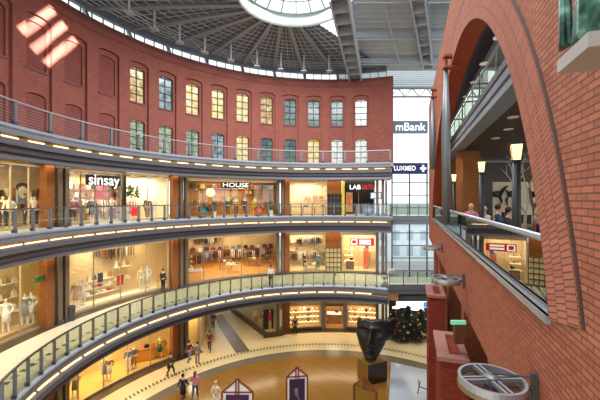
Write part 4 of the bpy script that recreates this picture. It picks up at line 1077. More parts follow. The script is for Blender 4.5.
for px, R, lab, cols in ((193, 22.5, 'front rack on the left of the deep shop', ['tan', 'dgrey', 'rust', 'blue']), (203, 23.5, 'second rack from the left of the deep shop', ['dgrey', 'lblue', 'blue']),
                         (213, 24.5, 'blue and grey rack in the deep shop', ['lblue', 'lblue', 'dgrey', 'white']), (224, 25.3, 'red rack at the back of the deep shop', ['red', 'rust', 'dgrey']),
                         (238, 24.6, 'white rack at the back of the deep shop', ['white', 'dgrey', 'white', 'brown']), (247, 22.8, 'striped rack right of the middle in the deep shop', ['dgrey', 'tan', 'dgrey', 'white']),
                         (262, 25., 'rack at the right back of the deep shop', ['blue', 'white', 'red']), (273, 21.5, 'rack beside the third pier in the deep shop', ['black', 'grey', 'brown'])):
    rack(px, R, Z1, lab, cols, n=10, w=1.7, h=1.55)
rack(204, 25.9, Z1+1.9, 'upper wall rack on the left of the deep shop', ['dgrey', 'black', 'white'], w=2.2, n=12, h=1.2)
rack(214, 25.9, Z1+1.9, 'upper wall rack right of it in the deep shop', ['blue', 'black', 'tan'], w=2.0, n=12, h=1.2)
rack(300, 20.6, Z1, 'rack at the left in the shop by the third pier', ['dgrey', 'white', 'grey'])
rack(308, 21.0, Z1+1.6, 'upper wall rack in the shop by the third pier', ['dgrey', 'grey', 'blue', 'dgrey'], w=2.4, n=12)
rack(320, 20.8, Z1, 'rack beside the orange brick panel', ['dgrey', 'green', 'black'])
for px, cols in ((104, ['dgrey', 'rust', 'black']), (114, ['black', 'tan', 'dgrey']), (124, ['black', 'white', 'brown'])):
    rack(px, 20.3, Z1+2.25, 'high wall rack above the white shelves near column %s' % {104: 'left', 114: 'middle', 124: 'right'}[px], cols, w=1.5, n=9, h=1.4)
for o in COL.objects:
    if 'near column' in o.get('label', ''): o['label'] = o['label'].replace('near column ', 'on the ')
def table(px, R, z, label, items, w=1.3, d=.7, h=.75, m='wood', turn=0.):
    p = at(px, R, z+.02); rz = face_cam(p)+turn; o = empty('display_table', p, rz, label, 'table')
    MB().box((0, 0, h-.03), (w, d, .06)).build('table_top', m, o)
    for sx in (-1, 1):
        for sy in (-1, 1): MB().box((sx*(w/2-.05), sy*(d/2-.05), (h-.06)/2), (.06, .06, h-.06)).build('leg', m, o)
    for i, c in enumerate(items):
        q = p+Matrix.Rotation(rz, 3, 'Z') @ Vector((-w/2+w*(i+.5)/len(items), 0, h)); b = MB()
        for k in range(3): b.box((0, 0, .03+k*.05), (w/len(items)*.8-.02*k, d*.6, .045))
        s_ = b.build('folded_clothes', c, loc=q); s_.rotation_euler.z = rz; tag(s_, '%s %s clothes pile on the %s' % (('first', 'second', 'third', 'fourth', 'fifth')[i], CN.get(c, c), label), 'folded clothes')
    return o
table(233, 20.2, Z1, 'round-cornered table in the middle of the deep shop', ['white', 'cream', 'grey'], m='white')
table(226, 21.8, Z1, 'table left of the middle in the deep shop', ['brown', 'white', 'lblue', 'tan'])
table(254, 22.0, Z1, 'table right of the middle in the deep shop', ['tan', 'white', 'brown'])
table(195, 19.4, Z1, 'white table beside the second pier', ['white', 'cream'], m='white')
table(265, 23.2, Z1, 'long table at the back of the deep shop', ['brown', 'dgrey', 'white', 'tan'], w=2.)
table(310, 18.9, Z1, 'low table in the shop by the third pier', ['cream', 'lblue', 'white'], h=.5)
table(200, 19.5, Z2, 'table at the left of the hanging sign shop', ['tan', 'brown', 'yellow'])
table(296, 19.2, Z2, 'left wooden table of the cream cafe', ['cream', 'white'], h=.8); table(309, 19.2, Z2, 'middle wooden table of the cream cafe', ['brown', 'white'], h=.8); table(320, 19.2, Z2, 'right wooden table of the cream cafe', ['cream', 'tan'], h=.8)
def shelf(px0, px1, R, z, zs, label, cols, m='white', lit=False, item='goods', dep=.35, ih=.28, cat='shelf'):
    a0, a1 = ang(px0, R), ang(px1, R)
    o = MB().arc(C0, rect(R, R+dep, z+zs, z+zs+.05), a0, a1, 5).build('wall_shelf', m); tag(o, label, cat)
    n = len(cols)
    for i, c in enumerate(cols):
        a = a0+(a1-a0)*(i+.5)/n; w = math.radians(a1-a0)*R/n*.62; h = ih*random.uniform(.7, 1.1)
        b = MB(); k = item
        if k == 'bag': b.box((0, 0, h/2), (w, .16, h), taper=.8); b.tube([(-w*.2, 0, h), (0, 0, h*1.5), (w*.2, 0, h)], .015, 5)
        elif k == 'stack':
            for q in range(3): b.box((0, 0, h*(q+.5)/3), (w-.02*q, .25, h/3*.85))
        elif k == 'bottle': b.lathe([(w*.4, 0), (w*.4, h*.6), (w*.15, h*.8), (w*.15, h)], n=8)
        else: b.box((0, 0, h/2), (w, .2, h)).box((0, 0, h+.03), (w*.6, .14, .06))
        s_ = b.build({'bag': 'handbag', 'stack': 'folded_clothes', 'bottle': 'bottle'}.get(k, 'box'), c, loc=pol(C0, R+dep*.5, a, z+zs+.052)); s_.rotation_euler.z = -math.radians(a)
        tag(s_, '%s %s on the %s' % (CN.get(c, c), {'bag': 'handbag', 'stack': 'clothes pile', 'bottle': 'bottle'}.get(k, 'box'), label), {'bag': 'handbag', 'stack': 'folded clothes', 'bottle': 'bottle'}.get(k, 'box'), 'goods in %s on the %s' % (CN.get(c, c), label))
    return o
shelf(88, 114, 19.9, Z1, 1.25, 'top white shelf behind the pale dummies', ['cream', 'dgrey', 'white', 'cream', 'tan'], item='bag', ih=.4)
shelf(88, 114, 19.7, Z1, .75, 'middle white shelf behind the pale dummies', ['white', 'tan', 'red', 'cream', 'white'], item='stack', ih=.2)
shelf(86, 118, 19.5, Z1, .35, 'bottom white shelf behind the pale dummies', ['white', 'grey', 'cream', 'white', 'red', 'tan'], item='stack', ih=.2)
shelf(115, 131, 19.9, Z1, 1.9, 'high white shelf at the right of the display', ['white', 'tan', 'cream', 'tan'], item='bag', ih=.45)
shelf(115, 131, 19.8, Z1, .95, 'lower white shelf at the right of the display', ['white', 'yellow', 'cream'], item='stack', ih=.18)
o = sign_on(117, 123, 275.5, 285, 19.6, 'red', None, .3, 'bright red square cushion panel on the display shelf', name='red_panel'); o['category'] = 'panel'
o = sign_on(98, 102.5, 273, 282, 19.6, 'blue', None, .3, 'dark blue upright bag panel on the top shelf', name='blue_panel'); o['category'] = 'panel'
for i, zz in enumerate((.9, 1.7, 2.5)):
    shelf(-10, 20, 19.2, Z1, zz, '%s glass shelf in the left display window' % ('lowest', 'middle', 'highest')[i], ['cream', 'white', 'tan', 'white'], item='bag')
for i, zz in enumerate((.5, .95, 1.4, 1.85)):
    shelf(186, 193, 19.5+.1*i, Z1, zz, '%s shelf beside the second pier' % ('lowest', 'second', 'third', 'highest')[i], ['white', 'tan', 'white'], item='stack', ih=.2, m='cream')
shelf(206, 233, 25.6, Z1, 3.2, 'lit shelf at the back left of the deep shop', ['white', 'tan', 'cream', 'brown', 'white'], item='stack', m='bright_shelf')
shelf(240, 270, 25.7, Z1, 2.9, 'lit shelf at the back right of the deep shop', ['white', 'grey', 'cream', 'white', 'tan'], item='stack', m='bright_shelf')
shelf(288, 299, 21.1, Z1, 1.6, 'cream shelf by the third pier', ['white', 'cream', 'tan'], item='stack')
for i, zz in enumerate((.7, 1.3, 1.9)):
    shelf(344.5, 353, 19.4+.2*i, Z1, zz, '%s shelf in the red sign shop' % ('lowest', 'middle', 'highest')[i], ['white', 'yellow', 'brown', 'white'], item='bottle', m='bright_shelf')
for i, zz in enumerate((.9, 1.5, 2.1)):
    shelf(203+20*i, 218+20*i, 21.1, Z2, zz, '%s wooden shelf in the hanging sign shop' % ('left', 'middle', 'right')[i], ['red', 'tan', 'yellow', 'brown', 'green'], item='box', m='wood')
for i, (a_, b_) in enumerate(((305, 311), (313, 318), (319, 324))):
    shelf(a_, b_, 20.1, Z2, 1.7, '%s little wall shelf of the cream cafe' % ('left', 'middle', 'right')[i], ['brown', 'tan'], item='bottle', m='wood')
# jewellery displays
for i, (a_, b_) in enumerate(((290, 319), (349, 376))):
    wd = ('left', 'right')[i]
    for j, zz in enumerate((.55, 1.05, 1.55)):
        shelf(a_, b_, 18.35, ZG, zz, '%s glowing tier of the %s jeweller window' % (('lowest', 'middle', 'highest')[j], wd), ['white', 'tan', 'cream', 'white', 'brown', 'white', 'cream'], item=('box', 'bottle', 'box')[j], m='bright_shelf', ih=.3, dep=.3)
def counter(px, R, z, label, w=1.6, d=.7, h=1.0, m='wood', topm='cream', turn=0.):
    p = at(px, R, z+.02); o = empty('counter', p, face_cam(p)+turn, label, 'counter')
    bo_ = MB().box((0, 0, (h-.05)/2), (w, d, h-.05)).build('body', m, o); wt_ = MB().box((0, 0, h-.025), (w+.06, d+.06, .05)).build('worktop', topm, o)
    MB().box((0, -d/2-.01, h*.45), (w*.9, .02, h*.6)).build('front_panel', m, bo_); MB().box((w*.2, 0, h+.12), (.35, .1, .24), rx=.2).build('till', 'black', wt_); return o
counter(141, 19.3, ZG, 'wooden counter in the bright ground floor shop', w=2.1, m='shop_wood', topm='wood', h=.95)
counter(160, 18.9, ZG, 'wooden counter beside the second pier on the ground floor', w=1.0, m='shop_wood', topm='wood')
counter(366, 19.8, Z1, 'orange counter in the red sign shop', w=.5, m='orange', topm='brown', h=2.1)
counter(350, 19.2, Z1, 'brown counter at the left in the red sign shop', w=.8, m='brown', topm='cream', h=.9)
counter(334, 19.6, ZG, 'lit counter inside the door between the jeweller windows', w=1.4, m='wood', topm='bright_shelf', h=1.0)
counter(360, 18.8, Z2, 'dark counter of the black shop', w=1.8, m='dgrey', topm='grey', h=1.0)
for i, (px, zz) in enumerate(((85, 1.9), (92, 1.2), (99, 1.9))):
    shelf(px-3, px+5, 20.3, ZG, zz, '%s shelf at the back of the bright ground floor shop' % ('left', 'middle', 'right')[i], ['white', 'yellow', 'tan'], item='stack', m='bright_shelf')
for key, R, rows, cols, wd in (('m0', 20.1, (1.0, 1.7), ['dgrey', 'cream', 'brown', 'black', 'white', 'tan', 'dgrey', 'rust', 'white', 'grey'], 'first clothes shop'), ('m1', 21.1, (.5, 1.1, 1.7, 2.3), ['red', 'black', 'brown', 'white', 'grey', 'rust', 'cream', 'black', 'pink'], 'shop with the black sign'),
        ('m3', 21.15, (2.6,), ['green', 'yellow', 'brown', 'red', 'black', 'tan', 'white', 'brown', 'orange', 'dgreen', 'cream'], 'hanging sign shop'), ('l2', 25.7, (.6, 1.3), ['dgrey', 'brown', 'white', 'blue', 'red', 'black', 'tan', 'lblue', 'grey', 'dgreen', 'rust', 'white', 'dgrey'], 'deep shop'),
        ('l3', 21.1, (.7, 2.4), ['dgrey', 'white', 'black', 'grey', 'lblue'], 'shop by the third pier')):
    A0 = {'m0': -10, 'm1': 68, 'm3': 190, 'l2': 190, 'l3': 290}[key]; A1 = {'m0': 44, 'm1': 120, 'm3': 275, 'l2': 274, 'l3': 322}[key]
    zf = Z2 if key[0] == 'm' else Z1
    for i, zz in enumerate(rows): shelf(A0, A1, R, zf, zz, '%s long shelf in the %s' % (('lowest', 'second', 'third', 'top')[i], wd), cols[i:]+cols[:i], m='wood', item=('stack', 'box')[i % 2], ih=.42)
# armchairs, lamp and planters of the hanging sign shop
def armchair(px, R, z, m, label, rzo=0.):
    p = at(px, R, z); o = empty('armchair', p, face_cam(p)+rzo, label, 'armchair')
    MB().box((0, 0, .38), (.62, .6, .16)).build('seat', m, o)
    b = MB()
    prof = [(.30+.12*math.sin(PI*i/6), .46+.6*i/6) for i in range(7)]
    for i in range(10):
        a0, a1 = PI*i/10, PI*(i+1)/10
        for (r0, z0), (r1, z1) in zip(prof[:-1], prof[1:]):
            f = lambda r, a, z, s_: Vector((math.cos(a)*(r+s_), math.sin(a)*(r+s_)-.05, z-(.28*abs(math.cos(a))*(z-.46)/.6)))
            b.face([f(r0, a0, z0, 0), f(r0, a1, z0, 0), f(r1, a1, z1, 0), f(r1, a0, z1, 0)]); b.face([f(r0, a0, z0, .06), f(r1, a0, z1, .06), f(r1, a1, z1, .06), f(r0, a1, z0, .06)])
    b.build('backrest', m, o, smooth=True)
    for sx in (-1, 1):
        for sy in (-1, 1): MB().tube([(sx*.22, sy*.22, .3), (sx*.28, sy*.28, 0)], .02, 6).build('leg', 'wood', o)
    return o
armchair(204, 17.3, Z2, 'teal', 'rounded teal armchair behind the middle gallery railing'); armchair(259, 17.3, Z2, 'orange', 'rounded orange armchair behind the middle gallery railing')
armchair(368, 17.3, Z2, 'lblue', 'rounded pale blue armchair before the black shop')
p = at(210.5, 18.2, wz(193, 33)); o = empty('round_lamp', p, face_cam(p), 'round white glowing lamp in the hanging sign shop', 'lamp')
MB().lathe([(0, 0), (.34, .0), (.38, .04), (.34, .08), (0, .1)], n=24).build('shade', 'lantern_glass', o).rotation_euler.x = PI/2
MB().tube([(0, 0, .35), (0, 0, 1.6)], .01, 5).build('cord', 'black', o)
def planter(px, R, z, label, n=60, h=.55, r=.22, group=None, pot='white', sp=.3, hh=.7):
    p = at(px, R, z); o = empty('potted_plant', p, random.random()*3, label, 'plant', group)
    MB().lathe([(r*.7, 0), (r, h), (r*.9, h), (r*.85, h-.04), (0, h-.04)], n=16).build('pot', pot, o)
    b = MB()
    for i in range(n):
        a = random.random()*2*PI; t = random.random(); c = Vector((math.cos(a)*sp*t*.8, math.sin(a)*sp*t*.8, h+random.random()*hh)); d = Vector((math.cos(a), math.sin(a), .6)).normalized()*.18; s_ = Vector((-math.sin(a), math.cos(a), 0))*.04
        b.face([c-s_, c+d*.5-s_*1.5, c+d, c+d*.5+s_*1.5])
    b.tube([(0, 0, h-.05), (0, 0, h+hh*.8)], .015, 5); b.build('foliage', 'leaf', o); return o
planter(214, 16.7, Z2, 'green plant in a tall white pot left on the middle gallery'); planter(271, 16.7, Z2, 'green plant in a tall white pot before the third pier')
p = at(133, 18.6, Z2+1.9); o = empty('hanging_plant', p, 0, 'green leafy decoration hanging in the pale clothes shop', 'plant')
b = MB()
for i in range(90):
    a = random.random()*6.28; c = Vector((random.uniform(-.5, .5), random.uniform(-.15, .15), random.uniform(-.1, .7))); d = Vector((math.cos(a), 0, math.sin(a)))*.2; s_ = Vector((-math.sin(a), 0, math.cos(a)))*.05
    b.face([c-s_, c+d*.5-s_*1.5, c+d, c+d*.5+s_*1.5])
b.build('foliage', 'leaf', o)
MB().tube([(0, 0, .6), (0, 0, 1.45)], .01, 4).build('cord', 'black', o)
# bin beside the display, left lower gallery
p = at(71, 17.1, Z1); o = empty('litter_bin', p, 0, 'tall dark litter bin beside the left pier of the lower gallery', 'litter bin')
MB().lathe([(.2, 0), (.22, .8), (.2, .8)], n=16).build('body', 'dgrey', o); MB().lathe([(.23, .8), (.23, .86), (.1, .88), (.1, .82)], n=16).build('rim', 'steel_dark', o)
# ------------------------------------------------------------------ passage and corner shop on the ground floor
def gx(px, py): return gpt(px, py, ZG)
pc = gx(262, 338.5); pb = gx(231, 311.5)
def wall_between(a, c, z0, z1, th, m, name, label):
    d = (c-a); l = Vector((d.x, d.y, 0)).length; mid = (a+c)/2
    o = MB().box((mid.x, mid.y, (z0+z1)/2), (l, th, z1-z0), rz=math.atan2(d.y, d.x)).build(name, m); return struct(o, label)
pe = gx(283, 335)
wall_between(pb+Vector((0, .4, 0)), pc+Vector((.3, .4, 0)), ZG, ZG+.4, .3, 'dark_stone', 'trim_corner_plinth', 'stone plinth along the passage side of the corner shop')
wall_between(pc+Vector((.1, .15, 0)), pe, ZG, ZG+.4, .3, 'dark_stone', 'trim_corner_plinth', 'stone plinth at the front of the corner shop')
wall_between(pb+Vector((.3, .6, 0)), pc+Vector((.4, .6, 0)), ZG+.4, Z1-1.2, .06, 'glass_clear', 'window_corner_side', 'passage side window of the corner shop')
wall_between(pb+Vector((3.5, 1.5, 0)), pc+Vector((4.2, 3.2, 0)), ZG, Z1-1.2, .12, 'beige_wall', 'wall_corner_shop', 'inner wall of the corner shop')
wall_between(pb+Vector((0, 3, 0)), pb+Vector((9, 6, 0)), ZG, Z1-1.2, .12, 'yellow_wall', 'wall_corner_shop', 'rear wall of the corner shop')
l0 = onray(199, 17.9); l0.z = ZG
wall_between(l0, l0+(gx(208, 313)-l0)*1.4, ZG, Z1-1.2, .3, 'beige_wall', 'wall_passage_left', 'left wall of the passage')
far = gx(222, 309)
wall_between(Vector((-22, 46, 0)), Vector((8, 46, 0)), ZG, Z1-1.2, .3, 'beige_wall', 'wall_passage_end', 'far end of the passage')
# black poster with a figure in red, dark letters above
p0, p1 = gx(263, 338), gx(273.5, 337)
def zat(py, Y): return wz(py, Y)
Yp = p0.y+.1
o = empty('window_poster', ((p0.x+p1.x)/2, Yp, (zat(309.5, Yp)+zat(329, Yp))/2), math.atan2(p1.y-p0.y, p1.x-p0.x), 'tall black poster of a figure in a red top at the corner shop', 'poster')
hh = zat(309.5, Yp)-zat(329, Yp); ww = (p1-p0).length
MB().box((0, 0, 0), (ww, .06, hh)).build('panel', 'black', o)
MB().blob((.15, -.05, -.1+.3), (.32, .05, .8)).build('torso', 'red', o); MB().box((.09, -.05, -.5), (.1, .03, .75)).box((.22, -.05, -.5), (.1, .03, .75)).build('legs', 'skin', o); MB().blob((.15, -.06, .72), (.18, .05, .22)).build('head', 'hair_blond', o)
o = empty('window_poster', (pe.x-.35, pe.y+.05, zat(318, pe.y)), 0, 'narrow pale poster left of the third pier on the ground floor', 'poster'); MB().box((0, 0, 0), (.5, .05, 1.6)).build('panel', 'cream', o)
for px, lab, c in ((243, 'pale', 'cream'), (250, 'rust red', 'rust'), (256, 'white', 'white')):
    q = gx(px, 330 if px < 250 else 334)+Vector((1.1, 1.3, .02)); mannequin(q, .5, 'dummy in %s clothes in the corner shop window' % lab, top=c, legs='tan')

# ------------------------------------------------------------------ dim shop with festive trees below the tall window
struct(MB().box((14.2, 33.6, (ZG+Z1)/2-.6), (10.8, .2, 4.4)).build('wall_dim_shop', 'black_wall'), 'dark back wall of the dim shop under the bridge')
struct(MB().box((14.2, 31.6, Z1-1.15), (10.8, 4, .2)).build('ceiling_dim_shop', 'dgrey'), 'dark ceiling of the dim shop')
o = MB().box((11.2, 33.2, zat(304.5, 33.2)), (3.6, .1, .6)).build('lightbox', mat('lightbox_blue', 'd8ecff', .5, var=0, emis=1.2)); tag(o, 'white and blue light strip above the dim shop on the ground floor', 'light box')  # daylight seen under the far window, drawn as a glowing bar
MB().box((12.5, 33.13, zat(304.5, 33.2)), (.9, .02, .5)).build('blue_patch', mat('blue_patch', '2c88e0', .5, var=0, emis=.8), o)
BC = ['red', 'yellow', 'white', 'orange', 'green']
bauble = None
for k, (px, py, h, lab) in enumerate(((393, 338, 2.6, 'leftmost'), (401, 342, 2.0, 'front left'), (408, 338, 3.0, 'tall middle'), (415, 342, 2.2, 'front right'), (421, 339, 2.8, 'rightmost'))):
    q = gx(px, py); o = empty('festive_tree', q, 0, 'dark green festive tree with coloured baubles, the %s of five' % lab, 'tree')
    b = MB()
    for i in range(520):
        t = random.random(); a = random.random()*6.28; r = (1-t)*h*.24; c = Vector((math.cos(a)*r, math.sin(a)*r, .3+t*(h-.3))); d = Vector((math.cos(a)*.3, math.sin(a)*.3, -.1)); s_ = Vector((-math.sin(a), math.cos(a), 0))*.1
        b.face([c-s_, c+d, c+s_]); b.face([c*1.0-d*.6, c+d*.4+Vector((0, 0, .05)), c+d*.4-Vector((0, 0, .05))])
    b.build('foliage', 'dgreen', o); MB().tube([(0, 0, 0), (0, 0, h*.8)], .05, 6).build('trunk', 'brown', o)
    for i in range(14):
        t = (i+.5)/14; a = i*2.4; r = (1-t)*h*.26+.22; c = BC[(i+k) % 5]
        m = MB().blob((0, 0, 0), (.17, .17, .17), n=8, m=5).build('bauble', c, None, smooth=True) if bauble is None else bpy.data.objects.new('bauble', bauble)
        if bauble is None: bauble = m.data
        else: COL.objects.link(m)
        m.material_slots[0].link = 'OBJECT'; m.material_slots[0].material = M[c]
        m.location = q+Vector((math.cos(a)*r, math.sin(a)*r, .3+t*(h-.4))); tag(m, '%s bauble on the %s festive tree' % (c, lab), 'bauble', '%s baubles on the %s tree' % (c, lab))
for px, py, lab in ((396, 307.5, 'left'), (417, 309, 'right')):
    Y = 32.0; o = empty('pendant_lamp', (wx(px, Y), Y, zat(py, Y)), 0, 'glowing warm lamp under the bridge, the %s of two' % lab, 'lamp')
    MB().blob((0, 0, 0), (.7 if lab == 'left' else 1.3, .4, .22)).build('shade', 'lamp_white', o); MB().tube([(0, 0, .1), (0, 0, .8)], .015, 5).build('cord', 'black', o)
d = bpy.data.lights.new('dim_shop_light', 'AREA'); d.size = 4; d.energy = 90; d.color = (1, .8, .55); l = bpy.data.objects.new('dim_shop_light', d); COL.objects.link(l); l.location = (12, 31.6, Z1-1.4)

# ------------------------------------------------------------------ the bronze face on its block
base = gx(372, 386.5); YB = base.y+.6
pxm = YB/F
o = empty('stone_block', (wx(373.5, YB), YB+.4, ZG), .4, 'dark block with golden left side that carries the bronze face', 'pedestal')
MB().box((0, 0, .7), (1.6, 1.3, 1.4)).build('block', 'dark_block' if 'dark_block' in M else M.setdefault('dark_block', mat('dark_block', '33200f', .3, .0, .1)), o)
MB().box((-.81, 0, .7), (.02, 1.3, 1.4)).build('side_slab', M.setdefault('gold_side', mat('gold_side', '8a6a2c', .35, .3)), o)  # golden light on the left face, put into the colour
MB().box((0, 0, 1.415), (1.62, 1.3, .03)).build('top_slab', M['gold_side'], o)  # the same golden light painted over the top
def face_mesh():
    nu, nv = 40, 48; b = MB(); G = []
    def g(x, y, cx, cy, sx, sy): return math.exp(-((x-cx)/sx)**2-((y-cy)/sy)**2)
    for j in range(nv+1):
        v = j/nv; row = []           # v 0 chin, 1 broken top above the eyes
        hw = .34+.62*min(1, v/.55)**.75
        for i in range(nu+1):
            u = -1+2*i/nu
            wl = hw; wr = hw*(1 if v < .5 else 1+.42*min(1, (v-.5)/.2))
            x = u*(wl if u < 0 else wr)
            z = v*2.5
            z += (.16*u-.05*math.cos(9*u))*max(0, v-.7)/.3
            y = -.95*math.sqrt(max(0, 1-(u*.93)**2))*(.62+.38*min(1, v/.35))
            y -= .40*g(x, z, -.02, 1.28, .16, .34)+.22*g(x, z, 0, 1.65, .11, .40)      # nose
            y -= .10*(g(x, z, -.17, 1.10, .09, .09)+g(x, z, .16, 1.10, .09, .09))      # nostrils
            y += .26*(g(x, z, -.42, 1.78, .24, .17)+g(x, z, .42, 1.78, .24, .17))      # eye hollows
            y -= .12*(g(x, z, -.42, 1.74, .15, .08)+g(x, z, .42, 1.74, .15, .08))      # lids
            y -= .14*g(x, z, 0, 2.08, .75, .12)                                          # brow
            y -= .20*g(x, z, 0, .76, .30, .075)+.19*g(x, z, 0, .60, .26, .08)            # lips
            y += .13*g(x, z, 0, .68, .34, .03)+.12*g(x, z, 0, .43, .3, .09)
            y -= .22*g(x, z, 0, .2, .28, .17)                                             # chin
            row.append(Vector((x, y+.5, z)))
        G.append(row)
    B = [[Vector((p.x*.86, p.y+.28+.12*(1-abs(p.x)), p.z)) for p in r] for r in G]
    for j in range(nv):
        for i in range(nu):
            b.face([G[j][i], G[j][i+1], G[j+1][i+1], G[j+1][i]]); b.face([B[j][i+1], B[j][i], B[j+1][i], B[j+1][i+1]])
    for i in range(nu):
        b.face([G[0][i+1], G[0][i], B[0][i], B[0][i+1]]); b.face([G[nv][i], G[nv][i+1], B[nv][i+1], B[nv][i]])
    for j in range(nv):
        b.face([G[j][0], G[j+1][0], B[j+1][0], B[j][0]]); b.face([G[j+1][nu], G[j][nu], B[j][nu], B[j+1][nu]])
    return b
fo = face_mesh().build('face_sculpture', 'bronze_dark', smooth=True)
fo.location = (wx(370, YB), YB+.1, ZG+1.52); fo.rotation_euler = (.0, .06, -.34); fo.scale = (1.12, 1, 1.16)
tag(fo, 'large dark bronze half face standing on the block in the court', 'sculpture')

# ------------------------------------------------------------------ pitched poster stands
def stand(px, Y, pytop, wpx, label, poster, rz=0., body=2.1, bar=False):
    w = wpx*Y/F; zt = wz(pytop, Y); hr = w*.42; H = zt-ZG
    o = empty('poster_stand', (wx(px, Y), Y, ZG), rz, label, 'poster stand')
    he = H-hr
    for sx in (-1, 1): MB().box((sx*w/2, 0, he/2), (.08, .12, he)).build('post', 'frame_wood', o)
    b = MB()
    b.beam((-w/2, 0, he), (0, 0, H), .08, .08); b.beam((w/2, 0, he), (0, 0, H), .08, .08); b.beam((-w/2, 0, he), (w/2, 0, he), .07, .07); b.build('gable_frame', 'frame_wood', o)
    b = MB(); f = [Vector((-w/2+.04, y, he)) for y in (0, 0)]
    for y in (-.012, .012):
        b.face([(-w/2+.05, y, .5), (w/2-.05, y, .5), (w/2-.05, y, he), (0, y, H-.08), (-w/2+.05, y, he)])
    b.build('white_board', 'white' if poster != 'white' else 'glass_rail', o)
    poster != 'white' and MB().box((0, -.04, he/2+.25), (w*.74, .03, he-.75)).build('poster', poster, o)
    for sx in (-.07, .07): MB().beam((sx, -.06, H-hr*1.15), (sx, -.06, H+.1), .07, .05).build('centre_bar', 'frame_wood', o)
    MB().beam((-w/2, 0, .25), (w/2, 0, .25), .1, .1).build('foot_bar', 'frame_wood', o)
    for sx in (-1, 1): MB().box((sx*w/2, 0, .04), (.12, .9, .08)).build('foot', 'frame_wood', o)
    if bar: MB().tube([(-.05, -.07, he-.9), (.05, -.07, he-1.1), (.3, -.07, he-1.8)], [.12, .05, .03], 6).blob((-.05, -.08, he-.75), (.22, .06, .3)).build('figure', 'grey', o)
    return o
M['frame_wood'] = mat('frame_wood', '7a3e22', .5)
M['plum'] = mat('plum', '4c1c4e', .5, var=.15)
M['night'] = mat('night', '3a2044', .5, var=.3, scale=1.5)
stand(237.5, 17.6, 379, 31, 'wide pitched poster stand with a plum poster on the parquet', 'plum')
stand(297, 18.6, 367.5, 21, 'narrow pitched poster stand with a dark violet poster on the parquet', 'night', .12, bar=True)
stand(365, 17.2, 378, 24, 'pitched poster stand seen edge on in front of the bronze face', 'white', -.6)
o = empty('path_light', gx(419, 394), 0, 'low branching metal floor piece at the lower right of the court', 'ornament')
MB().tube([(-.1, 0, .02), (0, 0, .5), (.0, .1, .9)], .03, 6).tube([(0, 0, .5), (.5, -.1, .35), (1.1, -.2, .3)], .03, 6).tube([(0, 0, .5), (.2, .3, .7)], .03, 6).build('branch', 'black', o)

# ------------------------------------------------------------------ gallery behind the great arch
struct(wbox(S0, 30, TH, 11, -.3, 0).build('floor_cafe', 'dark_stone'), 'dark floor of the cafe gallery')
struct(wbox(S0, 30, 1.25, 11, 4.2, 4.35).build('ceiling_cafe', M.setdefault('ceil_dark', mat('ceil_dark', '4a3c30', .6))), 'brown ceiling of the cafe gallery')
struct(wbox(S0, 30, 1.35, 11, 4.8, 5.0).build('floor_upper_right', 'marble'), 'floor of the upper gallery behind the arch')
for k, (t0, t1, z0, z1, m) in enumerate(((.78, 1.5, 4.86, 5.05, 'steel'), (.92, 1.5, 4.7, 4.86, 'steel_dark'), (.74, 1.4, 4.5, 4.7, 'steel_light'), (.95, 1.4, 4.32, 4.5, 'brown'), (.70, 1.2, 4.14, 4.32, 'steel_light'))):
    trim(wbox(S0, 29, t0, t1, z0, z1), m, 'steel edge of the upper gallery behind the arch')
root = empty('balcony_railing', W(14, 1.3, Z3), 0, 'grey railing on the upper gallery behind the great arch', 'railing')
b = MB().tube([W(-1, 1.0, Z3+1.1), W(29, 1.0, Z3+1.1)], .03, 8); b.build('handrail', 'rail', root, world=True)
for k in range(16): MB().tube([W(-1+2*k, 1.0, Z3), W(-1+2*k, 1.0, Z3+1.1)], .02, 6).build('post', 'post', root, world=True)
for k in range(15): wbox(-.95+2*k, .95+2*k, .99, 1.01, Z3+.05, Z3+1.05).build('glass_panel', 'glass_rail', root, world=True)
struct(wbox(S0, 30, 1.9, 11, 12., 12.3).build('ceiling_upper_right', 'roof_deck'), 'dark ceiling above the upper gallery')
trim(wbox(S0, 30, 1.2, 1.32, 6.8, 8.5), 'black', 'dark beam behind the head of the arch')
b = MB()
for k in range(14): wbox(1+2*k, 1.1+2*k, 6.9, 7.0, Z3, 8.2, b)
for k in range(3): wbox(0, 29, 6.9, 7.0, Z3+.6+k*1.1, Z3+.66+k*1.1, b)
struct(b.build('window_upper_right', 'steel_dark'), 'glazing bars of the upper gallery')
struct(wbox(0, 29, 6.93, 6.96, Z3, 8.2).build('window_upper_right_glass', pane('pane_sky', '8fb0b4', 'e8f4f4', .7, 1.2)), 'daylit glass of the upper gallery')
b = MB()
for k in range(9): wbox(28.6, 28.75, 1.2+k*1.2, 1.28+k*1.2, 5, 12, b)
for k in range(6): wbox(28.6, 28.75, 1.2, 11, 5.2+k*1.3, 5.28+k*1.3, b)
struct(b.build('window_upper_end', 'steel_dark'), 'glazing bars at the far end of the upper gallery')
struct(wbox(28.8, 28.82, 1.2, 11, 5, 12).build('window_upper_end_glass', 'glass_clear'), 'glass at the far end of the upper gallery')
struct(MB().box((15.5, 23.0, 1.35), (12.5, .2, 2.9)).build('wall_cafe', 'cream_wall'), 'cream wall at the back of the cafe')
struct(MB().box((15.5, 23.0, 3.4), (12.5, .3, 1.3)).build('wall_cafe_upper', 'ceil_dark'), 'dark upper part of the cafe back wall')
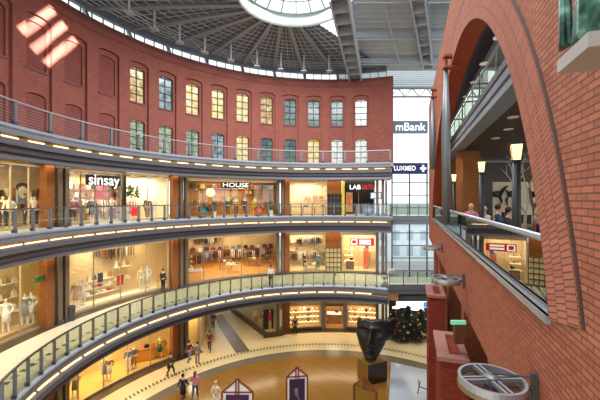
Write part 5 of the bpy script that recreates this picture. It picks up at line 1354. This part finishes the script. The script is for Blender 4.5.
# black wall silhouettes
for px, w_, lab in ((497, .8, 'left'), (512, .6, 'second'), (538, .9, 'right')):
    Y = 22.8; o = empty('wall_ornament', (wx(px, Y), Y, wz(194, Y)), 0, 'black leaping silhouette on the cream cafe wall, the %s one' % lab, 'wall ornament')
    b = MB().blob((0, 0, 0), (w_*1.0, .1, .42), n=10, m=6); b.tube([(-.2*w_, 0, 0), (-.6*w_, 0, -.35), (-.5*w_, 0, -.8)], [.1, .07, .03], 6); b.tube([(.3*w_, 0, 0), (.6*w_, 0, .35), (.9*w_, 0, .55)], [.12, .08, .04], 6)
    b.tube([(.2*w_, 0, 0), (.4*w_, 0, -.5), (.2*w_, 0, -.9)], [.1, .06, .03], 6); b.tube([(-.3*w_, 0, 0), (-.7*w_, 0, .3)], [.08, .03], 6); b.build('silhouette', 'black', o)
# orange brick pillars and dark partition
for px0, px1, Y, m, lab in ((463, 480, 17.4, 'orange_brick', 'broad orange lit'), (450, 460, 21.5, 'orange_brick', 'farther orange lit')):
    w = (px1-px0)/F*Y; o = MB().box((wx((px0+px1)/2, Y), Y+.4, 2.03), (w, .8, 4.04)).build('brick_pillar', m); tag(o, '%s brick pillar in the cafe gallery' % lab, 'pillar')
o = MB().box((wx(484, 20), 20, 1.4), (.85, .3, 2.8)).build('dark_partition', 'black'); tag(o, 'dark grey partition right of the broad brick pillar', 'partition')
# downlights in the cafe ceiling
for i, (px, py) in enumerate(((513, 117), (508.5, 129), (495.5, 138), (475, 152), (468, 156), (463, 160), (458, 163), (454, 166), (525, 159), (533, 164), (507, 162))):
    z = 4.2; Y = F*(z-E)/(199-py); downlight(Vector((wx(px, Y), Y, z-.03)), 'bright round downlight in the cafe ceiling', 'downlights in the cafe ceiling', .1)
for s, t, z, e in ((7, 4, 3.9, 70), (13, 4.5, 3.9, 70), (19, 5, 3.9, 80), (12, 4, 7.9, 120), (22, 4, 7.9, 120)):
    d = bpy.data.lights.new('cafe_light', 'AREA'); d.size = 2.5; d.energy = e; d.color = (1, .85, .62) if z < 5 else (.95, .95, 1); l = bpy.data.objects.new('cafe_light', d); COL.objects.link(l); l.location = W(s, t, z)
for k in range(6): downlight(W(7.5+2.2*k, 1.26, 6.77), 'small white spot lamp on the dark beam behind the arch', 'spot lamps behind the arch')
# lanterns
def lantern(loc, label, src=None):
    if src: return copy_tree(src, loc, None, label)
    o = empty('street_lamp', loc, .3, label, 'lantern')
    MB().tube([(0, 0, -2.6), (0, 0, -2.3), (0, 0, -.02)], [.13, .10, .085], 12).build('pole', 'black', o, smooth=True)
    MB().lathe([(.05, 0), (.115, .01), (.165, .36), (.0, .362)], n=4).build('lamp_glass', 'lantern_glass', o)
    b = MB()
    for k in range(4): a = k*PI/2; b.tube([(.115*math.cos(a), .115*math.sin(a), 0), (.17*math.cos(a), .17*math.sin(a), .37)], .010, 4)
    b.lathe([(.19, .36), (.19, .385), (.07, .45), (.05, .50), (.0, .54)], n=4); b.lathe([(.13, -.02), (.13, .01), (.0, .01)], n=4); b.build('lamp_frame', 'black', o)
    return o
def lpos(px, py, Y): return Vector((wx(px, Y), Y, wz(py, Y)))
la = lantern(lpos(516.5, 160.5, 7.8), 'nearest glowing street lantern on a black pole in the cafe')
lantern(lpos(481.5, 172.5, 11.8), 'middle glowing street lantern beside the broad brick pillar', la)
lantern(lpos(454, 181.5, 17.6), 'farthest small street lantern near the end of the cafe gallery', la)
# pale branching tree sculpture
o = empty('branch_sculpture', lpos(527, 240, 9.2), 0, 'bare twisting tree of pale and dark branches in the cafe', 'tree')
random.seed(3)
b = MB()
def twig(p, d, l, r, n):
    q = p+d*l; m = p.lerp(q, .5)+Vector((random.uniform(-.08, .08), random.uniform(-.05, .05), 0)); b.tube([p, m, q], [r, r*.85, r*.65], 6)
    if n > 0:
        for s_ in (-1, 1): twig(q, (d+Vector((s_*random.uniform(.2, .55), random.uniform(-.2, .2), random.uniform(-.05, .2)))).normalized(), l*random.uniform(.65, .85), r*.62, n-1)
twig(Vector((0, 0, 0)), Vector((-.05, 0, 1)), .75, .05, 4); b.build('branches', 'pale_branch' if 'pale_branch' in M else M.setdefault('pale_branch', mat('pale_branch', 'a89c88', .6)), o)
b = MB(); twig(Vector((.15, .1, 0)), Vector((.12, 0, 1)), .85, .06, 4); b.build('dark_branches', 'brown', o)
# cafe tables, chairs and guests
def chair(s, t, rz, label):
    o = empty('cafe_chair', W(s, t, 0), rz, label, 'chair')
    MB().box((0, 0, .45), (.42, .42, .05)).build('seat', 'black', o); MB().box((0, .2, .78), (.42, .04, .36)).build('backrest', 'black', o)
    for sx in (-1, 1):
        for sy in (-1, 1): MB().tube([(sx*.18, sy*.18, .44), (sx*.2, sy*.2, 0)], .016, 5).build('leg', 'black', o)
    return o
def ctable(s, t, label):
    o = empty('cafe_table', W(s, t, 0), 0, label, 'table'); MB().lathe([(0, .70), (.36, .70), (.36, .74), (0, .74)], n=20).build('table_top', 'brown', o)
    MB().tube([(0, 0, .02), (0, 0, .7)], .03, 8).build('column', 'black', o); MB().lathe([(.24, 0), (.24, .02), (0, .03)], n=16).build('foot', 'black', o)
SEAT = [(8.2, 2.1, 'nearest'), (10.3, 2.6, 'second'), (12.6, 1.9, 'third'), (15.3, 2.2, 'fourth'), (18.2, 2.2, 'farthest')]
SITP = []
def sit(px, Y, rz, label, **kw):
    p = Vector((wx(px, Y), Y, 0)); SITP.append(p); return person(p, rz, 'sit', label, **kw)
sit(498.5, 12.2, .9, 'seated person in a dark blue jacket behind the balustrade', top='blue', legs='black', hair='hair_dark', h=1.82)
sit(471, 13.9, -.6, 'seated person in a pink top left of the dark blue jacket', top='pink', legs='grey', hair='skin', h=1.8)
sit(484, 12.6, -1.0, 'seated person in white beside the pink top', top='white', legs='grey', hair='hair_blond', h=1.7)
sit(541, 8.0, .9, 'seated person with fair hair in a patterned purple top near the arch edge', top='plum', legs='black', hair='hair_blond', long=True, h=1.8)
sit(550, 7.3, .2, 'seated person in a purple jumper half hidden by the arch edge', top='purple', legs='black', hair='hair_brown', h=1.62)
sit(509, 11., .6, 'seated person in black in the shade of the cafe', top='black', legs='black', hair='hair_dark', h=1.72)

for s, t, w in SEAT:
    ctable(s, t, 'small round cafe table behind the balustrade, %s of five from the viewer' % w)
    for q, (ds, dt_, rz) in enumerate(((-.75, .1, 1.2), (.75, .0, -2.2), (.0, .8, -.4))):
        if min((W(s+ds, t+dt_, 0)-p).length for p in SITP) < .7: continue
        chair(s+ds, t+dt_, rz, 'black cafe chair %s the %s table behind the balustrade' % (('in front of', 'beyond', 'at the right of')[q], w))
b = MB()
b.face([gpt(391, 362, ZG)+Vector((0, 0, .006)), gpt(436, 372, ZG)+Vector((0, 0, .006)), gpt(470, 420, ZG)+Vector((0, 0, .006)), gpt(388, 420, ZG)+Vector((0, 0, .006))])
struct(b.build('floor_ground_grey', mat('grey_floor', 'b0bac0', .12, var=.08, scale=1.2)), 'blue grey polished floor before the tall window')  # daylight from the tall window, put into the colour of this patch
# ------------------------------------------------------------------ statue on its shelf on the near wall
n_ = Vector((-.951, .308, 0)); u_ = Vector((.308, .951, 0))
K = 1.0
def SP(s, t, z): return W(s, -t, z)
shx = .88/1.0
zb_ = E+152/F*1.88
s_near, s_far = 1.815, 2.235
tf = .50
b = wbox(s_near, s_far, -tf, 0, zb_, zb_+.085)
sh_ = b.build('statue_shelf', mat('shelf_stone', 'a8a4a0', .7)); tag(sh_, 'grey stone shelf on the near brick wall carrying a green bronze', 'shelf')
st = empty('bronze_statue', SP((s_near+s_far)/2, .25, zb_+.085), math.atan2(u_.y, u_.x), 'green patinated bronze draped figure at the top right corner', 'statue')
b = MB()
nn = 28
def drape(cx, cy, z0, z1, rx, ry, folds, amp, tw=0., flare=.0):
    R_ = []
    for j in range(15):
        v = j/14; z = z0+(z1-z0)*v; row = []
        for k in range(nn):
            a = 2*PI*k/nn; r = 1+amp*math.cos(folds*a+tw*v)*(1-.5*v)+flare*(1-v)**2
            row.append(Vector((cx+rx*r*math.cos(a)*(1-.15*v), cy+ry*r*math.sin(a)*(1-.15*v), z)))
        R_.append(row)
    for j in range(14):
        for k in range(nn): b.face([R_[j][k], R_[j][(k+1) % nn], R_[j+1][(k+1) % nn], R_[j+1][k]])
    b.face(R_[0][::-1]); b.face(R_[-1])
drape(-.05, .11, .0, .75, .17, .13, 7, .10, 2.5, .05)
st_b = b.build('robe', 'patina', st, smooth=True)
b = MB(); drape(.19, .215, .08, .6, .055, .03, 3, .3, 1.5, .1); b.build('hanging_fold', 'patina', st, smooth=True)
b = MB(); b.tube([(-.08, .0, .0), (-.07, .02, .10), (-.05, .03, .3)], [.05, .04, .08], 12); b.tube([(.09, .02, 0), (.08, .02, .1), (.05, .02, .3)], [.05, .04, .07], 12); b.build('feet', 'patina', st, smooth=True)
b = MB(); b.tube([(-.03, .1, .7), (0, 0, .95), (0, 0, 1.1)], [.17, .16, .06], 14); b.blob((0, 0, 1.25), (.2, .22, .28)); b.tube([(.14, 0, .98), (.22, .08, .75), (.2, .16, .55)], [.06, .05, .04], 10); b.build('torso', 'patina', st, smooth=True)

# ------------------------------------------------------------------ light and camera
w = bpy.data.worlds.new('World'); sc.world = w; w.use_nodes = True
bg = w.node_tree.nodes['Background']; bg.inputs[0].default_value = (.90, .96, 1.0, 1); bg.inputs[1].default_value = WORLD
def area(loc, rot, sx, sy, e, col, name):
    d = bpy.data.lights.new(name, 'AREA'); d.shape = 'RECTANGLE'; d.size = sx; d.size_y = sy; d.energy = e; d.color = col
    l = bpy.data.objects.new(name, d); COL.objects.link(l); l.location = loc; l.rotation_euler = rot; return l
area((RC[0], RC[1], ZR+.6), (0, 0, 0), 6, 6, 3600, (.93, .97, 1.), 'skylight_daylight')
area((4, 6, 19), (math.radians(18), 0, 0), 14, 9, 7000, (.95, .97, 1.), 'rooflight_daylight')  # area lamp added overhead for more daylight; no rooflight stands here
area((2, 3, -1.5), (math.radians(60), 0, 0), 9, 4, 0, (1, .86, .68), 'near_gallery_light')
cd = bpy.data.cameras.new('Camera'); cam = bpy.data.objects.new('Camera', cd); COL.objects.link(cam)
cam.location = (0, 0, E); cam.rotation_euler = (PI/2, 0, 0); cd.sensor_width = 36; cd.lens = 36*F/600; cd.shift_y = -1/600; cd.clip_end = 400; cd.clip_start = .05
sc.camera = cam
sc.view_settings.view_transform = 'Standard'; sc.view_settings.look = 'None'; sc.view_settings.exposure = EXPO; sc.view_settings.gamma = 1; sc.view_settings.use_curve_mapping = False
sc.cycles.max_bounces = 8; sc.cycles.diffuse_bounces = 3; sc.cycles.transparent_max_bounces = 16; sc.cycles.caustics_reflective = False; sc.cycles.caustics_refractive = False
sc.cycles.use_denoising = True
# spot lamp stands in for the low sun; added unseen mask cuts its stripes
P_ = Vector((-14.2, 19.4, 11.1)); D_ = Vector((.68, -.70, .15)).normalized(); LP = P_+D_*70
d = bpy.data.lights.new('low_sun', 'SPOT'); d.energy = 2600000; d.spot_size = math.radians(6); d.spot_blend = 0; d.shadow_soft_size = .12; d.color = (1, .95, .88)
l = bpy.data.objects.new('low_sun', d); COL.objects.link(l); l.location = LP; l.rotation_euler = (-D_).to_track_quat('-Z', 'Y').to_euler()
FC = P_+D_*33; xr = D_.cross(Vector((0, 0, 1))).normalized(); yr = xr.cross(D_).normalized()
if yr.z < 0: yr = -yr
ta = math.radians(-56); ex_ = xr*math.cos(ta)+yr*math.sin(ta); ey_ = -xr*math.sin(ta)+yr*math.cos(ta)
b = MB()
def plate(u0, u1, v0, v1):
    P8 = [FC+ex_*u+ey_*v+D_*w_ for w_ in (0, .04) for u, v in ((u0, v0), (u1, v0), (u1, v1), (u0, v1))]
    for f in ((0, 1, 2, 3), (7, 6, 5, 4), (0, 4, 5, 1), (1, 5, 6, 2), (2, 6, 7, 3), (3, 7, 4, 0)): b.face([P8[k] for k in f])
hl = .75; sl = .1; gp_ = .2
v = -(3*2*sl+2*gp_)/2; plate(-5, 5, -5, v)
for k in range(3):
    plate(-5, -hl, v, v+2*sl); plate(hl, 5, v, v+2*sl); v += 2*sl
    if k < 2: plate(-5, 5, v, v+gp_); v += gp_
plate(-5, 5, v, 5)
struct(b.build('window_slatted', 'roof_beam_light'), 'slatted high window behind the viewer')

for o in list(COL.objects):
    l_ = o.get('label')
    if l_ and len(l_.split()) > 16: print('LONG', o.name, len(l_.split()), l_)
